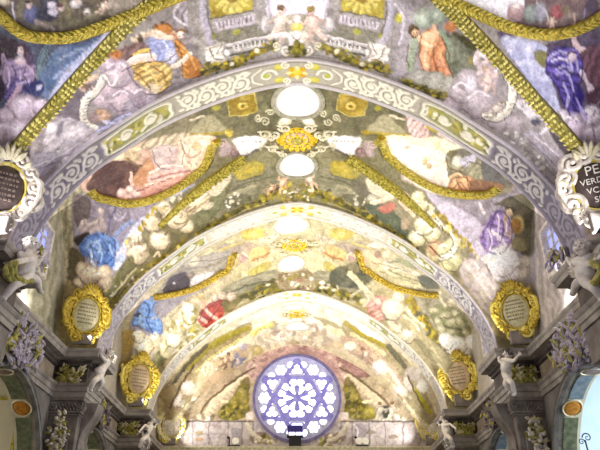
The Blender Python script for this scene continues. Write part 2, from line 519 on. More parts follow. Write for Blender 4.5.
def paint_bay0(c):
    # lavender grey ground, darker in the outer corners
    c.B(297, 60, 330, 70, (176, 168, 160), a=.8, soft=.5)
    # --- left picture inside its frame
    c.P([(-40, -60), (170, -60), (165, 2), (100, 27), (70, 36), (30, 36), (8, 22), (-30, -5)], (104, 92, 84), col2=(132, 122, 98))
    c.P([(110, -30), (175, -30), (165, 2), (125, 16), (108, 12)], (168, 158, 138), col2=(190, 176, 160))
    c.B(33, 15, 10, 9, (84, 86, 128), hi=(120, 124, 170)); c.B(47, 14, 11, 8, (62, 62, 84))
    c.P([(40, -4), (56, -2), (58, 6), (50, 10), (42, 8)], (74, 72, 92))
    c.B(52, 5, 5, 4, (190, 182, 200), hi=(225, 215, 225)); c.B(53, 12, 5, 3.4, (200, 192, 208))
    c.B(61, 7, 4.2, 4, (205, 180, 176), hi=(235, 214, 205)); c.B(60, 5, 4, 2.4, (120, 86, 80))
    c.L([(64, 2), (69, 10), (70, 18)], (150, 140, 105), 3)
    c.B(76, 4, 6, 4.5, (205, 196, 196), hi=(240, 232, 225)); c.B(78, 2, 3.4, 2.6, (228, 208, 200))
    c.B(87, 12, 4, 3.8, (205, 196, 184), hi=(240, 230, 220)); c.B(87, 15, 2.2, 2.6, (150, 120, 110))
    c.B(29, 5, 3.4, 3.8, (198, 176, 174)); c.B(28, 2, 3.6, 2, (92, 70, 64))
    c.L([(12, 2), (14, 14), (16, 24)], (188, 178, 196), 2.2); c.B(5, 2, 6, 4, (170, 158, 130), hi=(220, 210, 190))
    c.L([(36, 22), (46, 26), (54, 30)], (158, 142, 138), 4); c.B(70, 22, 14, 6, (128, 122, 96), a=.7)
    c.L([(86, 18), (96, 14), (112, 8)], (150, 146, 120), 4, a=.6); c.cherub(104, 6, 4, lean=30)
    # --- left virtue, palm and clouds
    c.P([(-40, 20), (20, 36), (60, 40), (100, 32), (60, 90), (10, 160), (-40, 170)], (98, 106, 128), col2=(84, 86, 112))
    c.P([(-30, 30), (16, 40), (16, 56), (6, 66), (-30, 70)], (78, 64, 74))
    c.P([(60, 46), (84, 44), (104, 32), (78, 66), (52, 96), (42, 96), (40, 74)], (122, 138, 176), col2=(96, 120, 160))
    c.P([(66, 70), (106, 33), (112, 33), (60, 90), (46, 104)], (196, 198, 226))
    c.L([(54, 78), (74, 62), (92, 46)], (176, 190, 222), 3, a=.7); c.L([(60, 60), (74, 52), (88, 47)], (170, 180, 206), 2.4, a=.7)
    for e in ((55, 40), (62, 47), (66, 54), (46, 44), (60, 62), (52, 38), (50, 52)):
        c.L([(38, 78), ((38 + e[0]) / 2 - 3, (78 + e[1]) / 2 - 3), e], (128, 152, 160), [1.8, .8], a=.8)
    c.P([(4, 62), (16, 58), (28, 60), (36, 68), (34, 80), (24, 90), (8, 92), (-4, 84)], (168, 146, 184), fold=(70, 6, .12))
    c.B(21, 51, 3.8, 5, (206, 184, 190), hi=(232, 216, 214)); c.L([(16, 47), (22, 44), (27, 50), (28, 58)], (98, 72, 92), 3.6)
    c.B(29, 60, 5, 7, (104, 76, 112), a=.8); c.L([(22, 55), (22, 62)], (204, 182, 192), 3)
    c.L([(3, 56), (5, 68), (3, 80)], (176, 152, 178), 5); c.L([(22, 62), (31, 70), (36, 76)], (196, 172, 196), 3)
    c.P([(10, 78), (24, 80), (32, 86), (28, 96), (20, 92), (12, 100), (2, 96)], (112, 96, 158), fold=(40, 5, .2))
    c.P([(24, 84), (40, 80), (44, 90), (34, 98), (26, 94)], (66, 72, 132)); c.B(39, 87, 4, 2.4, (206, 200, 224), rot=-50)
    c.L([(20, 86), (14, 98), (6, 108)], (170, 138, 164), [6, 4]); c.L([(28, 82), (18, 84)], (190, 170, 210), 4)
    c.P([(-10, 70), (2, 78), (4, 96), (-10, 104)], (74, 62, 80))
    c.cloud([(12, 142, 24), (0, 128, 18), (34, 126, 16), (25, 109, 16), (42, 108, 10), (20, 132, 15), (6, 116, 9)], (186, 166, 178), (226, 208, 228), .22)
    c.L([(46, 102), (40, 120), (26, 132), (12, 140)], (168, 148, 172), 1.6); c.L([(30, 128), (20, 140), (6, 150)], (160, 138, 150), 2)
    # --- left cell between the gilded rib and the arch
    c.P([(20, 160), (60, 116), (110, 66), (160, 26), (190, 0), (230, 0), (222, 60), (190, 82), (140, 108), (80, 150), (40, 190)], (146, 136, 140), col2=(166, 154, 150))
    c.P([(176, 0), (200, -6), (210, 30), (214, 62), (204, 64), (196, 40), (186, 24)], (190, 180, 186)); c.L([(190, 4), (182, 16), (188, 34)], (132, 124, 120), 2.4)
    c.L([(200, 0), (197, 18), (200, 42), (206, 58)], (140, 132, 130), 2); c.B(195, 18, 4, 4, (206, 196, 60)); c.B(193, 21, 2, 3, (170, 160, 50))
    c.L([(180, 2), (174, 14), (180, 22), (190, 26)], (214, 206, 210), 3)
    c.P([(120, 50), (140, 42), (152, 48), (150, 60), (130, 70), (122, 62)], (150, 118, 112), fold=(30, 6, .15))
    c.P([(152, 28), (164, 23), (173, 27), (172, 34), (160, 34)], (206, 136, 66)); c.P([(174, 40), (182, 42), (190, 54), (198, 60), (200, 74), (184, 78), (180, 62)], (210, 146, 70), fold=(120, 5, .14))
    c.P([(188, 62), (202, 58), (206, 72), (192, 78)], (196, 126, 60))
    c.P([(126, 66), (144, 58), (160, 60), (172, 70), (170, 84), (160, 92), (148, 92), (136, 82)], (206, 166, 84), fold=(60, 7, .2), col2=(224, 192, 120))
    c.L([(134, 56), (146, 50), (154, 54)], (226, 190, 90), 4); c.P([(142, 86), (160, 84), (156, 96), (146, 96)], (224, 206, 170))
    c.L([(134, 40), (144, 35), (156, 34), (164, 38)], (232, 206, 178), [6, 8]); c.P([(146, 40), (160, 36), (172, 42), (176, 52), (166, 60), (154, 60), (150, 50)], (164, 170, 212), fold=(80, 5, .1))
    c.B(160, 36, 7, 4, (236, 212, 186)); c.B(179, 35, 5, 4, (230, 210, 196), hi=(250, 236, 226)); c.B(174, 36, 5, 4.4, (206, 140, 104)); c.B(176, 32, 4, 2, (222, 190, 150))
    c.B(171, 56, 6, 7, (206, 202, 226), hi=(232, 230, 244)); c.L([(174, 66), (182, 62), (190, 54)], (238, 212, 192), [6, 4]); c.B(190, 53, 2.2, 2, (240, 214, 190))
    c.L([(122, 67), (130, 62), (142, 58), (153, 57)], (240, 214, 200), [5, 7, 8]); c.B(123, 68, 3, 3, (200, 160, 150)); c.L([(124, 62), (132, 56)], (120, 76, 76), 2)
    c.B(140, 39, 3, 4, (110, 92, 72)); c.P([(104, 56), (114, 50), (122, 52), (120, 60), (108, 62)], (208, 136, 72), fold=(120, 4, .15))
    c.cloud([(140, 98, 12), (130, 92, 14), (104, 98, 12), (122, 102, 14), (110, 88, 12), (118, 74, 16), (108, 64, 8)], (184, 164, 176), (222, 200, 206), .2)
    c.cloud([(150, 100, 8), (132, 108, 9)], (172, 158, 172), (200, 188, 198), .2)
    c.P([(54, 110), (82, 84), (100, 90), (86, 104), (82, 124), (64, 124)], (128, 116, 124))
    c.L([(82, 86), (90, 80), (98, 76)], (228, 196, 172), 5); c.B(84, 86, 4, 3, (150, 120, 96)); c.L([(80, 89), (88, 92), (94, 86)], (206, 176, 156), 3); c.B(101, 78, 3.4, 3.2, (222, 190, 170))
    c.L([(103, 78), (97, 90), (86, 100), (83, 114), (87, 125), (98, 130)], (120, 108, 108), 9.5); c.L([(103, 78), (97, 90), (86, 100), (83, 114), (87, 125), (98, 130)], (224, 216, 202), 7.4)
    for k in range(9): c.L([(85.5 + abs(k - 5) * .9, 98 + k * 3.4), (82 + abs(k - 5) * .9, 99 + k * 3.4)], (150, 140, 136), .9)
    c.L([(106, 78), (112, 86), (118, 76), (110, 74)], (236, 220, 214), 2.2)
    c.B(103, 116, 7, 6, (206, 164, 136), hi=(232, 198, 172)); c.B(99, 112, 3, 3, (190, 150, 112)); c.B(94, 118, 5, 6, (168, 142, 138))
    c.L([(96, 132), (108, 126), (120, 118), (130, 114)], (190, 190, 218), 3.4); c.L([(104, 122), (116, 124), (126, 122)], (206, 204, 228), 2.4); c.D([(92, 128), (128, 112), (134, 118), (100, 138)], 16, [(220, 216, 236), (160, 154, 184)], (.8, 1.6))
    c.P([(46, 128), (58, 120), (72, 118), (92, 128), (98, 138), (84, 150), (62, 156), (44, 158)], (192, 182, 188), fold=(50, 9, .09)); c.B(76, 134, 16, 9, (206, 196, 202), hi=(226, 216, 218), rim=.2)
    c.B(52, 128, 5, 6, (214, 204, 204), hi=(232, 224, 222)); c.L([(50, 122), (56, 118), (62, 118)], (170, 156, 160), 2.4); c.L([(48, 144), (54, 138), (58, 130)], (206, 196, 200), 4)
    c.B(60, 128, 3, 8, (148, 138, 148), rot=20); c.D([(46, 150), (90, 140), (88, 156), (50, 172)], 26, [(200, 192, 192), (160, 150, 150), (216, 210, 206)], (1, 2))
    c.P([(14, 172), (40, 152), (60, 158), (36, 182), (22, 194)], (182, 172, 186)); c.L([(30, 168), (60, 156), (78, 144)], (204, 196, 206), 2); c.L([(28, 172), (56, 162), (74, 150)], (150, 142, 158), 1.4)
    # --- middle: painted ledges, coffers, putti
    c.P([(200, -30), (400, -30), (396, 78), (350, 62), (297, 55), (240, 62), (205, 76)], (158, 150, 142), col2=(178, 170, 164))
    for sx in (-1, 1):
        def m(pts): return [(297 + sx * (x - 297), y) for x, y in pts]
        c.P(m([(208, -20), (254, -20), (252, 11), (230, 15), (210, 19)]), (198, 178, 62), col2=(178, 154, 44), smooth=False)
        for k in range(7):
            t = PI * (k + .5) / 7
            c.L(m([(232, -4), (232 + 17 * math.cos(t), -4 + 16 * math.sin(t))]), (222, 204, 104), [3, 5])
        c.B(297 + sx * (232 - 297), -3, 7, 6, (168, 138, 30)); c.L(m([(209, 19), (231, 15), (253, 11)]), (120, 108, 92), 1.2, smooth=False)
        c.P(m([(214, 22), (254, 14), (255, 24), (217, 31)]), (204, 194, 200), smooth=False)
        for k in range(9): c.L(m([(219 + k * 4, 22.2 - k * .75), (219 + k * 4, 27.5 - k * .75)]), (140, 130, 136), 1.4, smooth=False)
        c.P(m([(216, 33), (256, 25), (262, 30), (264, 36), (226, 44), (218, 40)]), (146, 140, 122)); c.B(297 + sx * (237 - 297), 32, 4, 3, (180, 176, 70)); c.B(297 + sx * (212 - 297), 36, 4, 3.6, (172, 166, 72))
        c.L(m([(228, 45), (270, 36)]), (206, 198, 196), 3.2, smooth=False); c.L(m([(228, 48), (270, 39.5)]), (126, 120, 112), 1.6, smooth=False)
        c.L(m([(230, 52), (268, 44)]), (196, 190, 184), 3, smooth=False); c.L(m([(230, 55.5), (264, 48)]), (110, 108, 94), 2.6, smooth=False)
        for k in range(8): c.L(m([(234 + k * 4.2, 46.2 - k * .85), (234.5 + k * 4.2, 49.5 - k * .85)]), (232, 226, 222), 1.2, smooth=False)
        c.L(m([(203, 0), (203, 16), (208, 34), (212, 44)]), (184, 176, 188), 6); c.L(m([(208, 2), (208, 18), (213, 34)]), (122, 114, 112), 1.6)
        c.P(m([(205, 48), (226, 42), (222, 52), (226, 62), (214, 66), (208, 58)]), (228, 220, 206), fold=(80, 7, .1)); c.B(297 + sx * (227 - 297), 52, 2.4, 3.4, (240, 234, 222)); c.B(297 + sx * (208 - 297), 58, 2.2, 3, (238, 232, 220))
        c.L(m([(210, 48), (214, 58), (222, 60)]), (150, 140, 120), 1.4); c.L(m([(222, 44), (217, 54)]), (156, 146, 126), 1.2)
        c.G(m([(204, 72), (216, 66), (232, 64), (246, 58), (260, 51), (274, 46)]), 7, 95, OLIVE + GOLD[:2])
        c.B(297 + sx * (257 - 297), 51, 3, 2.6, (226, 214, 170), hi=(240, 230, 200)); c.B(297 + sx * (232 - 297), 64, 3, 2.4, (220, 210, 180))
        c.S(297 + sx * (286 - 297), 50, 6, (226, 216, 196), 2.4, start=180 if sx < 0 else 0, sgn=sx); c.S(297 + sx * (276 - 297), 46, 4, (214, 206, 184), 2, start=90, sgn=-sx)
        c.L(m([(266, 0), (268, 14), (264, 26)]), (206, 198, 206), 3); c.L(m([(262, 4), (263, 20), (258, 30)]), (170, 162, 166), 2)
        c.B(297 + sx * (265 - 297), 24, 4, 8, (200, 190, 188), hi=(226, 218, 214))
    c.P([(272, -20), (322, -20), (326, 8), (318, 22), (278, 22), (270, 10)], (226, 218, 236)); c.L([(272, 0), (280, 6)], (236, 230, 240), 3)
    c.P([(284, 16), (312, 16), (316, 34), (304, 50), (290, 50), (282, 34)], (170, 158, 140), col2=(196, 184, 160))
    c.cherub(280, 21, 8.2, (234, 208, 190), (140, 112, 84), lean=6, flip=1); c.cherub(313, 22, 8.2, (230, 194, 178), (166, 146, 76), lean=-10, flip=-1)
    c.B(297, 27, 6, 4, (226, 206, 96), hi=(240, 226, 150)); c.B(297, 19, 3.4, 4, (232, 220, 216)); c.P([(289, 32), (305, 32), (303, 42), (291, 42)], (224, 214, 206)); c.L([(290, 34), (297, 40), (304, 34)], (176, 160, 150), 1.4)
    c.B(305, 36, 4, 5, (230, 206, 190)); c.L([(276, 36), (288, 35), (292, 46)], (222, 216, 212), 5); c.L([(297, 42), (297, 56)], (128, 122, 62), 6); c.G([(290, 52), (297, 44), (304, 52)], 6, 24, OLIVE)
    # --- right cell
    c.P([(398, -10), (412, -10), (470, 40), (540, 118), (575, 170), (600, 200), (560, 190), (500, 130), (430, 96), (392, 78)], (150, 142, 138), col2=(168, 158, 158))
    c.P([(400, 2), (420, 12), (412, 40), (410, 70), (396, 74), (400, 40)], (178, 168, 172)); c.B(399, 18, 4, 5, (200, 192, 62)); c.L([(396, 4), (404, 20), (400, 44)], (206, 198, 206), 3)
    c.P([(442, 34), (468, 40), (484, 56), (478, 76), (452, 80), (444, 56)], (140, 142, 120), col2=(116, 118, 96)); c.P([(452, 34), (462, 34), (480, 48), (474, 52)], (92, 88, 50))
    c.B(424, 18, 11, 10, (172, 184, 162), hi=(206, 214, 194), rim=.2); c.B(438, 16, 8, 9, (164, 176, 152), hi=(196, 206, 186), rim=.2)
    c.P([(420, 36), (430, 28), (440, 32), (446, 44), (446, 60), (450, 78), (436, 72), (422, 70), (420, 54)], (214, 136, 86), fold=(15, 7, .14), col2=(226, 158, 108))
    c.B(430, 38, 9, 7, (240, 184, 136), hi=(250, 212, 172)); c.B(415, 32, 4.4, 5, (206, 160, 116)); c.B(413, 28, 5, 3.6, (128, 106, 68)); c.L([(409, 32), (413, 37)], (120, 98, 62), 2.4)
    c.L([(414, 42), (412, 54), (410, 68)], (168, 178, 152), 8); c.L([(442, 33), (448, 44), (450, 60)], (150, 162, 134), 7); c.B(451, 27, 6, 5, (212, 132, 72), hi=(230, 160, 100))
    c.L([(428, 48), (422, 58), (426, 68)], (236, 176, 134), [6, 7]); c.L([(440, 60), (446, 70), (452, 78)], (218, 150, 116), [7, 4]); c.L([(434, 26), (437, 33)], (236, 190, 150), 4)
    c.cloud([(420, 78, 10), (436, 82, 12), (452, 86, 12)], (164, 160, 146), (186, 182, 170), .2); c.G([(404, 82), (430, 92), (452, 100)], 6, 40, OLIVE)
    c.cloud([(452, 106, 10), (462, 92, 14), (480, 104, 18), (468, 80, 12), (500, 118, 14), (488, 82, 12)], (174, 160, 164), (206, 192, 198), .2)
    c.B(471, 61, 4, 4.4, (150, 140, 84), hi=(180, 168, 100)); c.L([(476, 62), (480, 52), (490, 50), (498, 58)], (226, 206, 204), 6); c.B(484, 54, 6, 4, (236, 222, 220)); c.P([(478, 64), (490, 58), (498, 68), (494, 86), (478, 84)], (206, 186, 186), fold=(60, 6, .12))
    c.cherub(488, 78, 6.5, (226, 196, 186), (186, 160, 130), lean=-14); c.B(471, 84, 6, 9, (214, 202, 212), hi=(230, 220, 230))
    c.L([(494, 60), (506, 72), (513, 90), (508, 110), (497, 118), (486, 116)], (118, 108, 104), 10); c.L([(494, 60), (506, 72), (513, 90), (508, 110), (497, 118), (486, 116)], (222, 214, 198), 8)
    for k in range(9): c.L([(503 + 9 * math.sin(k / 8 * 2.6), 70 + k * 5), (507 + 9 * math.sin(k / 8 * 2.6), 69 + k * 5)], (150, 140, 130), 1)
    c.cherub(497, 108, 5, (206, 192, 180), (160, 146, 130), lean=40)
    c.B(516, 122, 9, 8, (178, 164, 170), hi=(200, 188, 192)); c.S(522, 104, 6, (206, 198, 198), 3); c.B(532, 112, 7, 8, (192, 182, 184), hi=(216, 208, 208)); c.L([(526, 112), (536, 116), (544, 118), (548, 126), (541, 134), (542, 140)], (208, 202, 206), 4.4); c.B(536, 122, 5, 4, (94, 92, 108))
    c.P([(522, 134), (532, 128), (566, 158), (576, 176), (562, 178)], (182, 172, 184), smooth=False); c.L([(530, 132), (568, 164)], (214, 206, 214), 1.8, smooth=False); c.L([(527, 138), (560, 170)], (148, 138, 152), 1.5, smooth=False)
    c.D([(500, 128), (520, 132), (552, 166), (540, 172)], 34, [(216, 210, 208), (170, 160, 162), (196, 190, 180)], (1, 2)); c.P([(548, 130), (562, 140), (580, 164), (570, 160)], (96, 88, 96))
    # --- right picture and virtue
    c.P([(440, -60), (640, -60), (640, -5), (600, 18), (575, 30), (540, 34), (505, 26), (470, 10)], (128, 104, 106), col2=(150, 124, 120))
    c.P([(440, -40), (520, -40), (524, 6), (516, 22), (494, 19), (462, 6), (446, -6)], (238, 232, 246)); c.B(516, 12, 9, 9, (172, 138, 140), hi=(206, 178, 176)); c.B(516, 6, 5, 3, (236, 222, 214)); c.B(510, 15, 3, 6, (186, 152, 148))
    c.B(531, 14, 8, 9, (132, 142, 136), hi=(158, 168, 160)); c.B(541, 12, 6, 10, (160, 158, 170)); c.L([(536, 2), (546, 12), (550, 24)], (186, 182, 186), 2); c.B(557, 12, 6, 7, (168, 84, 92), hi=(190, 112, 116)); c.B(566, 10, 6, 4, (142, 124, 104)); c.B(572, 16, 7, 4, (156, 138, 128), a=.8)
    c.L([(590, -4), (586, 8), (584, 20)], (160, 150, 200), 1.6); c.B(592, 6, 7, 9, (98, 78, 104)); c.L([(574, 14), (575, 22)], (200, 176, 160), 2); c.cherub(552, 22, 3.4)
    c.P([(498, 36), (512, 34), (545, 44), (640, 30), (640, 190), (600, 170), (570, 140), (530, 86)], (112, 96, 128), col2=(96, 78, 104))
    c.P([(500, 37), (544, 44), (545, 62), (556, 92), (562, 116), (548, 108), (520, 70)], (206, 206, 230), col2=(170, 172, 206)); c.P([(534, 52), (546, 52), (546, 66), (538, 64)], (146, 140, 84))
    c.P([(546, 60), (556, 48), (570, 46), (582, 58), (582, 72), (578, 90), (584, 112), (592, 128), (574, 122), (564, 104), (556, 84), (546, 74)], (112, 92, 184), fold=(110, 8, .26), col2=(88, 70, 160))
    for p in ([(548, 60), (558, 52), (568, 54)], [(556, 70), (566, 66), (572, 72), (570, 62)], [(564, 84), (568, 96), (566, 108)], [(576, 60), (578, 70)]): c.L(p, (186, 176, 226), 2.6, a=.85)
    c.P([(578, 84), (584, 96), (580, 108), (572, 100)], (62, 44, 150)); c.B(572, 58, 4, 4.6, (196, 178, 206)); c.L([(574, 26), (574, 38), (578, 47), (588, 54)], (222, 196, 200), [4, 5, 7]); c.B(574, 26, 2.4, 3, (214, 184, 180))
    c.L([(582, 72), (588, 82), (594, 96)], (220, 200, 214), [5, 7]); c.P([(586, 48), (640, 40), (640, 90), (594, 86), (584, 66)], (132, 92, 110), fold=(20, 9, .16)); c.P([(588, 92), (640, 84), (640, 110), (596, 106)], (104, 70, 92))
    c.cloud([(600, 130, 20), (592, 116, 12), (571, 126, 15), (562, 118, 9), (586, 150, 12)], (190, 170, 186), (234, 220, 238), .22); c.P([(558, 112), (566, 128), (576, 142), (566, 140), (556, 126)], (150, 142, 96))
    c.L([(600, 100), (592, 120), (596, 140)], (160, 138, 160), 1.6)

    # second pass: faces, hair and brown contours
    ink = (84, 64, 54)
    for p in ([(126, 66), (136, 83), (148, 94), (160, 93), (172, 84)], [(175, 42), (181, 54), (183, 76)], [(152, 29), (163, 23), (174, 29)], [(150, 50), (154, 60), (166, 61), (176, 53)], [(122, 72), (132, 66), (152, 62)], [(200, 62), (205, 72), (192, 79)]): c.L(p, ink, 1.1, a=.75)
    c.B(181, 34, 3.6, 3.6, (240, 216, 198), hi=(252, 236, 222)); c.L([(177, 31), (181, 29), (185, 32)], (150, 106, 60), 2.4); c.B(183, 35, .8, .6, ink); c.B(180, 35.5, .8, .6, ink); c.L([(160, 34), (166, 38), (172, 38)], (236, 208, 182), 5); c.L([(154, 46), (160, 52), (158, 60)], (132, 140, 190), 1.4); c.L([(164, 42), (168, 50), (166, 58)], (206, 210, 236), 2)
    c.L([(142, 68), (152, 74), (158, 86)], (236, 208, 130), 2); c.L([(134, 72), (144, 80), (150, 90)], (150, 110, 50), 1.6); c.L([(150, 66), (162, 72), (166, 82)], (160, 116, 50), 1.6); c.L([(184, 48), (192, 60), (196, 70)], (232, 176, 104), 2)
    c.B(20.6, 50.5, 3.2, 4.2, (214, 190, 192), hi=(238, 220, 216)); c.B(19.4, 50, .7, .6, ink); c.B(22, 50, .7, .6, ink); c.L([(19.6, 52.8), (21.8, 52.8)], (150, 90, 96), .9); c.L([(17, 51), (18, 46), (22, 45), (25, 49), (26, 57)], (84, 58, 74), 2.2); c.B(20, 61, 6, 4, (212, 190, 200), hi=(232, 214, 220))
    for p in ([(4, 62), (1, 80), (8, 93)], [(34, 68), (35, 80), (27, 92)], [(12, 66), (16, 76), (12, 86)], [(26, 66), (24, 76), (28, 84)]): c.L(p, (78, 58, 96), 1.2, a=.8)
    c.L([(8, 68), (10, 78), (8, 88)], (206, 186, 218), 1.8); c.L([(20, 70), (20, 80)], (204, 184, 216), 1.6); c.L([(8, 104), (14, 94), (20, 86)], (196, 166, 186), 4)
    for x, y, r in ((25, 109, 13), (12, 140, 20), (42, 108, 9), (118, 74, 15), (122, 100, 12), (142, 98, 11)): c.L([(x - r, y + r * .3), (x - r * .4, y + r * .9), (x + r * .5, y + r * .8)], (128, 108, 120), 1.4, a=.6); c.L([(x - r * .7, y - r * .4), (x - r * .1, y - r * .75), (x + r * .5, y - r * .5)], (240, 224, 232), 2.2, a=.7)
    c.B(415, 33, 3.6, 4.2, (226, 176, 134), hi=(244, 204, 164)); c.L([(411, 31), (414, 27.5), (418, 29)], (106, 80, 50), 3); c.B(413.6, 33, .8, .6, ink); c.B(416.4, 33, .8, .6, ink); c.L([(413, 36), (415, 38), (417, 36)], (130, 96, 60), 1.6); c.L([(419, 38), (424, 44), (432, 46)], (250, 206, 164), 4)
    for p in ([(421, 36), (419, 55), (424, 71)], [(446, 44), (447, 60), (453, 78)], [(434, 48), (434, 60), (438, 72)], [(408, 44), (407, 58), (409, 68)], [(441, 36), (447, 48), (450, 60)]): c.L(p, (120, 70, 44), 1.2, a=.75)
    c.L([(427, 50), (425, 60), (428, 68)], (248, 200, 160), 3); c.L([(440, 50), (443, 62), (447, 72)], (240, 172, 124), 2.4)
    for p in ([(546, 60), (548, 74), (556, 84), (564, 104), (576, 122)], [(582, 58), (583, 72), (579, 90), (586, 114)], [(560, 52), (566, 62), (564, 76)], [(570, 74), (574, 88), (572, 100)]): c.L(p, (58, 40, 120), 1.4, a=.8)
    c.L([(552, 62), (560, 58), (568, 62)], (206, 196, 236), 2.2); c.L([(556, 74), (564, 72), (570, 78), (574, 90)], (178, 166, 226), 2.2); c.L([(576, 98), (582, 110), (588, 122)], (170, 156, 222), 2.2); c.B(572, 57, 4, 4.4, (214, 190, 206), hi=(236, 218, 226)); c.L([(568, 56), (570, 52), (576, 53)], (96, 66, 96), 2.4)
    for x, y, r in ((571, 126, 13), (600, 130, 18), (480, 104, 16), (462, 92, 12), (592, 116, 10)): c.L([(x - r, y + r * .3), (x - r * .4, y + r * .9), (x + r * .5, y + r * .8)], (128, 108, 124), 1.4, a=.6); c.L([(x - r * .7, y - r * .4), (x - r * .1, y - r * .75), (x + r * .5, y - r * .5)], (244, 230, 240), 2.4, a=.75)

def paint_bay1(c):
    c.B(297, 165, 130, 50, (146, 142, 110), soft=.5)
    # side walls of the cells
    c.P([(30, 170), (95, 150), (86, 190), (76, 240), (70, 340), (40, 340), (20, 250)], (150, 146, 122), fold=(5, 7, .14), col2=(176, 170, 148))
    c.P([(510, 190), (560, 180), (580, 240), (560, 330), (538, 320), (532, 250)], (168, 158, 156), fold=(-8, 7, .14), col2=(190, 180, 178))
    # near cell behind the first arch
    c.P([(205, 100), (250, 84), (297, 80), (344, 84), (394, 104), (400, 132), (330, 136), (264, 136), (200, 134)], (132, 128, 96), col2=(112, 110, 82))
    for sx in (-1, 1):
        def m(pts): return [(297 + sx * (x - 297), y) for x, y in pts]
        c.P(m([(226, 98), (254, 94), (258, 110), (246, 116), (230, 116)]), (182, 158, 52), col2=(156, 132, 36), smooth=False)
        x0 = 297 + sx * (243 - 297); c.B(x0, 106, 8, 6, (160, 132, 30)); c.B(x0, 106, 5.5, 4, (206, 184, 84), hi=(224, 206, 120)); c.B(x0, 106, 2.4, 2, (150, 122, 30))
        c.L(m([(226, 98), (254, 94), (258, 110), (246, 116), (230, 116), (226, 98)]), (196, 182, 100), 1.1, smooth=False)
        c.P(m([(196, 124), (210, 114), (220, 122), (226, 132), (190, 134)]), (176, 170, 140)); c.B(x0 - sx * -42, 122, 7, 4.4, (222, 216, 196), rot=-20 * sx, hi=(244, 240, 226)); c.L(m([(190, 120), (204, 116)]), (218, 208, 190), 2.4)
        c.L(m([(184, 137), (210, 134), (232, 132)]), (178, 160, 52), 3.4); c.G(m([(190, 137), (228, 133)]), 3, 24, GOLD); c.B(x0 - sx * 27, 108, 4, 3, (172, 168, 60)); c.B(x0 + sx * -2 + sx * 24, 108, 3, 6, (150, 150, 110), a=.6)
        c.P(m([(233, 138), (262, 136), (267, 140), (264, 146), (256, 150), (246, 156), (238, 152)]), (216, 216, 224), col2=(236, 236, 242)); c.L(m([(240, 139), (262, 138)]), (244, 244, 248), 2); c.L(m([(246, 156), (258, 150), (268, 146)]), (112, 104, 100), 2)
        for k in range(6): c.B(297 + sx * (242 + k * 3.6 - 297), 141.5, 1, .8, (170, 168, 176))
        c.B(297 + sx * (233 - 297), 152, 6, 6, (166, 138, 142), hi=(190, 166, 168)); c.S(297 + sx * (234 - 297), 152, 5, (126, 102, 106), 1.6, sgn=sx); c.B(297 + sx * (225 - 297), 149, 5, 8, (186, 168, 176), rot=30 * sx); c.S(297 + sx * (222 - 297), 144, 5, (206, 188, 190), 1.6, sgn=-sx)
        c.B(297 + sx * (217 - 297), 142, 4, 4, (178, 158, 50))
        # green ribbon scrolls round the boss
        for (a, b, r) in ((265, 122, 5), (258, 118, 4), (270, 113, 4), (268, 134, 3.6), (274, 146, 4), (262, 146, 3)):
            c.S(297 + sx * (a - 297), b, r, (206, 204, 180), 1.5, start=40 * b, sgn=sx)
        # far cell: panels over the second arch
        c.P(m([(205, 200), (220, 184), (250, 170), (275, 168), (285, 178), (282, 190), (250, 204), (225, 218), (206, 226)]), (130, 128, 104), col2=(150, 146, 122))
        c.P(m([(234, 166), (260, 161), (264, 172), (256, 176), (238, 180)]), (168, 158, 76), col2=(186, 168, 60)); c.B(297 + sx * (248 - 297), 170, 5, 3.6, (196, 176, 70)); c.L(m([(236, 182), (262, 175)]), (110, 108, 84), 1.2)
        c.L(m([(226, 192), (250, 182), (274, 176)]), (112, 110, 88), 1.4); c.L(m([(228, 196), (256, 186)]), (176, 170, 142), 4, a=.7); c.P(m([(222, 200), (244, 194), (252, 198), (230, 208)]), (118, 116, 94)); c.D(m([(224, 196), (240, 192), (240, 204), (226, 208)]), 14, STUC, (.8, 1.5))
        c.G(m([(200, 236), (214, 226), (232, 214), (248, 206), (262, 200), (276, 193), (286, 189)]), 6, 120, OLIVE)
        c.G(m([(262, 198), (276, 190), (290, 186)]), 4, 26, OLIVE + GOLD[:1]); c.L(m([(214, 228), (240, 213), (266, 203)]), (196, 186, 150), 1.2, a=.6)
    c.cherub(283, 182, 4.6, (226, 184, 158), lean=40, flip=-1); c.cherub(309, 180, 4.6, (232, 200, 180), lean=-40)
    c.cherub(272, 188, 3.4, (206, 166, 136), lean=60, flip=-1); c.P([(286, 190), (297, 184), (308, 190), (310, 202), (284, 202)], (136, 130, 84), col2=(160, 150, 112)); c.D([(284, 188), (310, 188), (312, 203), (282, 203)], 34, STUC + OLIVE, (.8, 1.6))
    # --- left picture
    c.P([(80, 186), (100, 166), (140, 142), (186, 136), (216, 137), (212, 160), (190, 178), (150, 198), (128, 203), (100, 197)], (222, 190, 178), col2=(206, 166, 152))
    c.P([(86, 186), (102, 166), (128, 160), (142, 172), (130, 190), (114, 198), (96, 194)], (104, 76, 78), col2=(126, 92, 90)); c.P([(112, 160), (136, 146), (140, 150), (124, 158)], (242, 226, 194)); c.P([(140, 142), (186, 132), (186, 142), (152, 150)], (206, 190, 168), fold=(40, 6, .16)); c.P([(180, 138), (216, 137), (210, 162), (192, 170), (182, 158)], (240, 222, 206), col2=(226, 204, 186))
    c.P([(132, 182), (146, 160), (154, 160), (152, 176), (142, 186)], (204, 154, 122)); c.B(133, 156, 8, 6, (200, 180, 150), hi=(224, 206, 180)); c.L([(128, 158), (134, 164), (142, 166)], (150, 120, 92), 2); c.P([(152, 148), (174, 146), (178, 164), (168, 172), (156, 168)], (206, 188, 192), col2=(190, 170, 176)); c.L([(170, 148), (172, 156)], (150, 136, 136), 1)
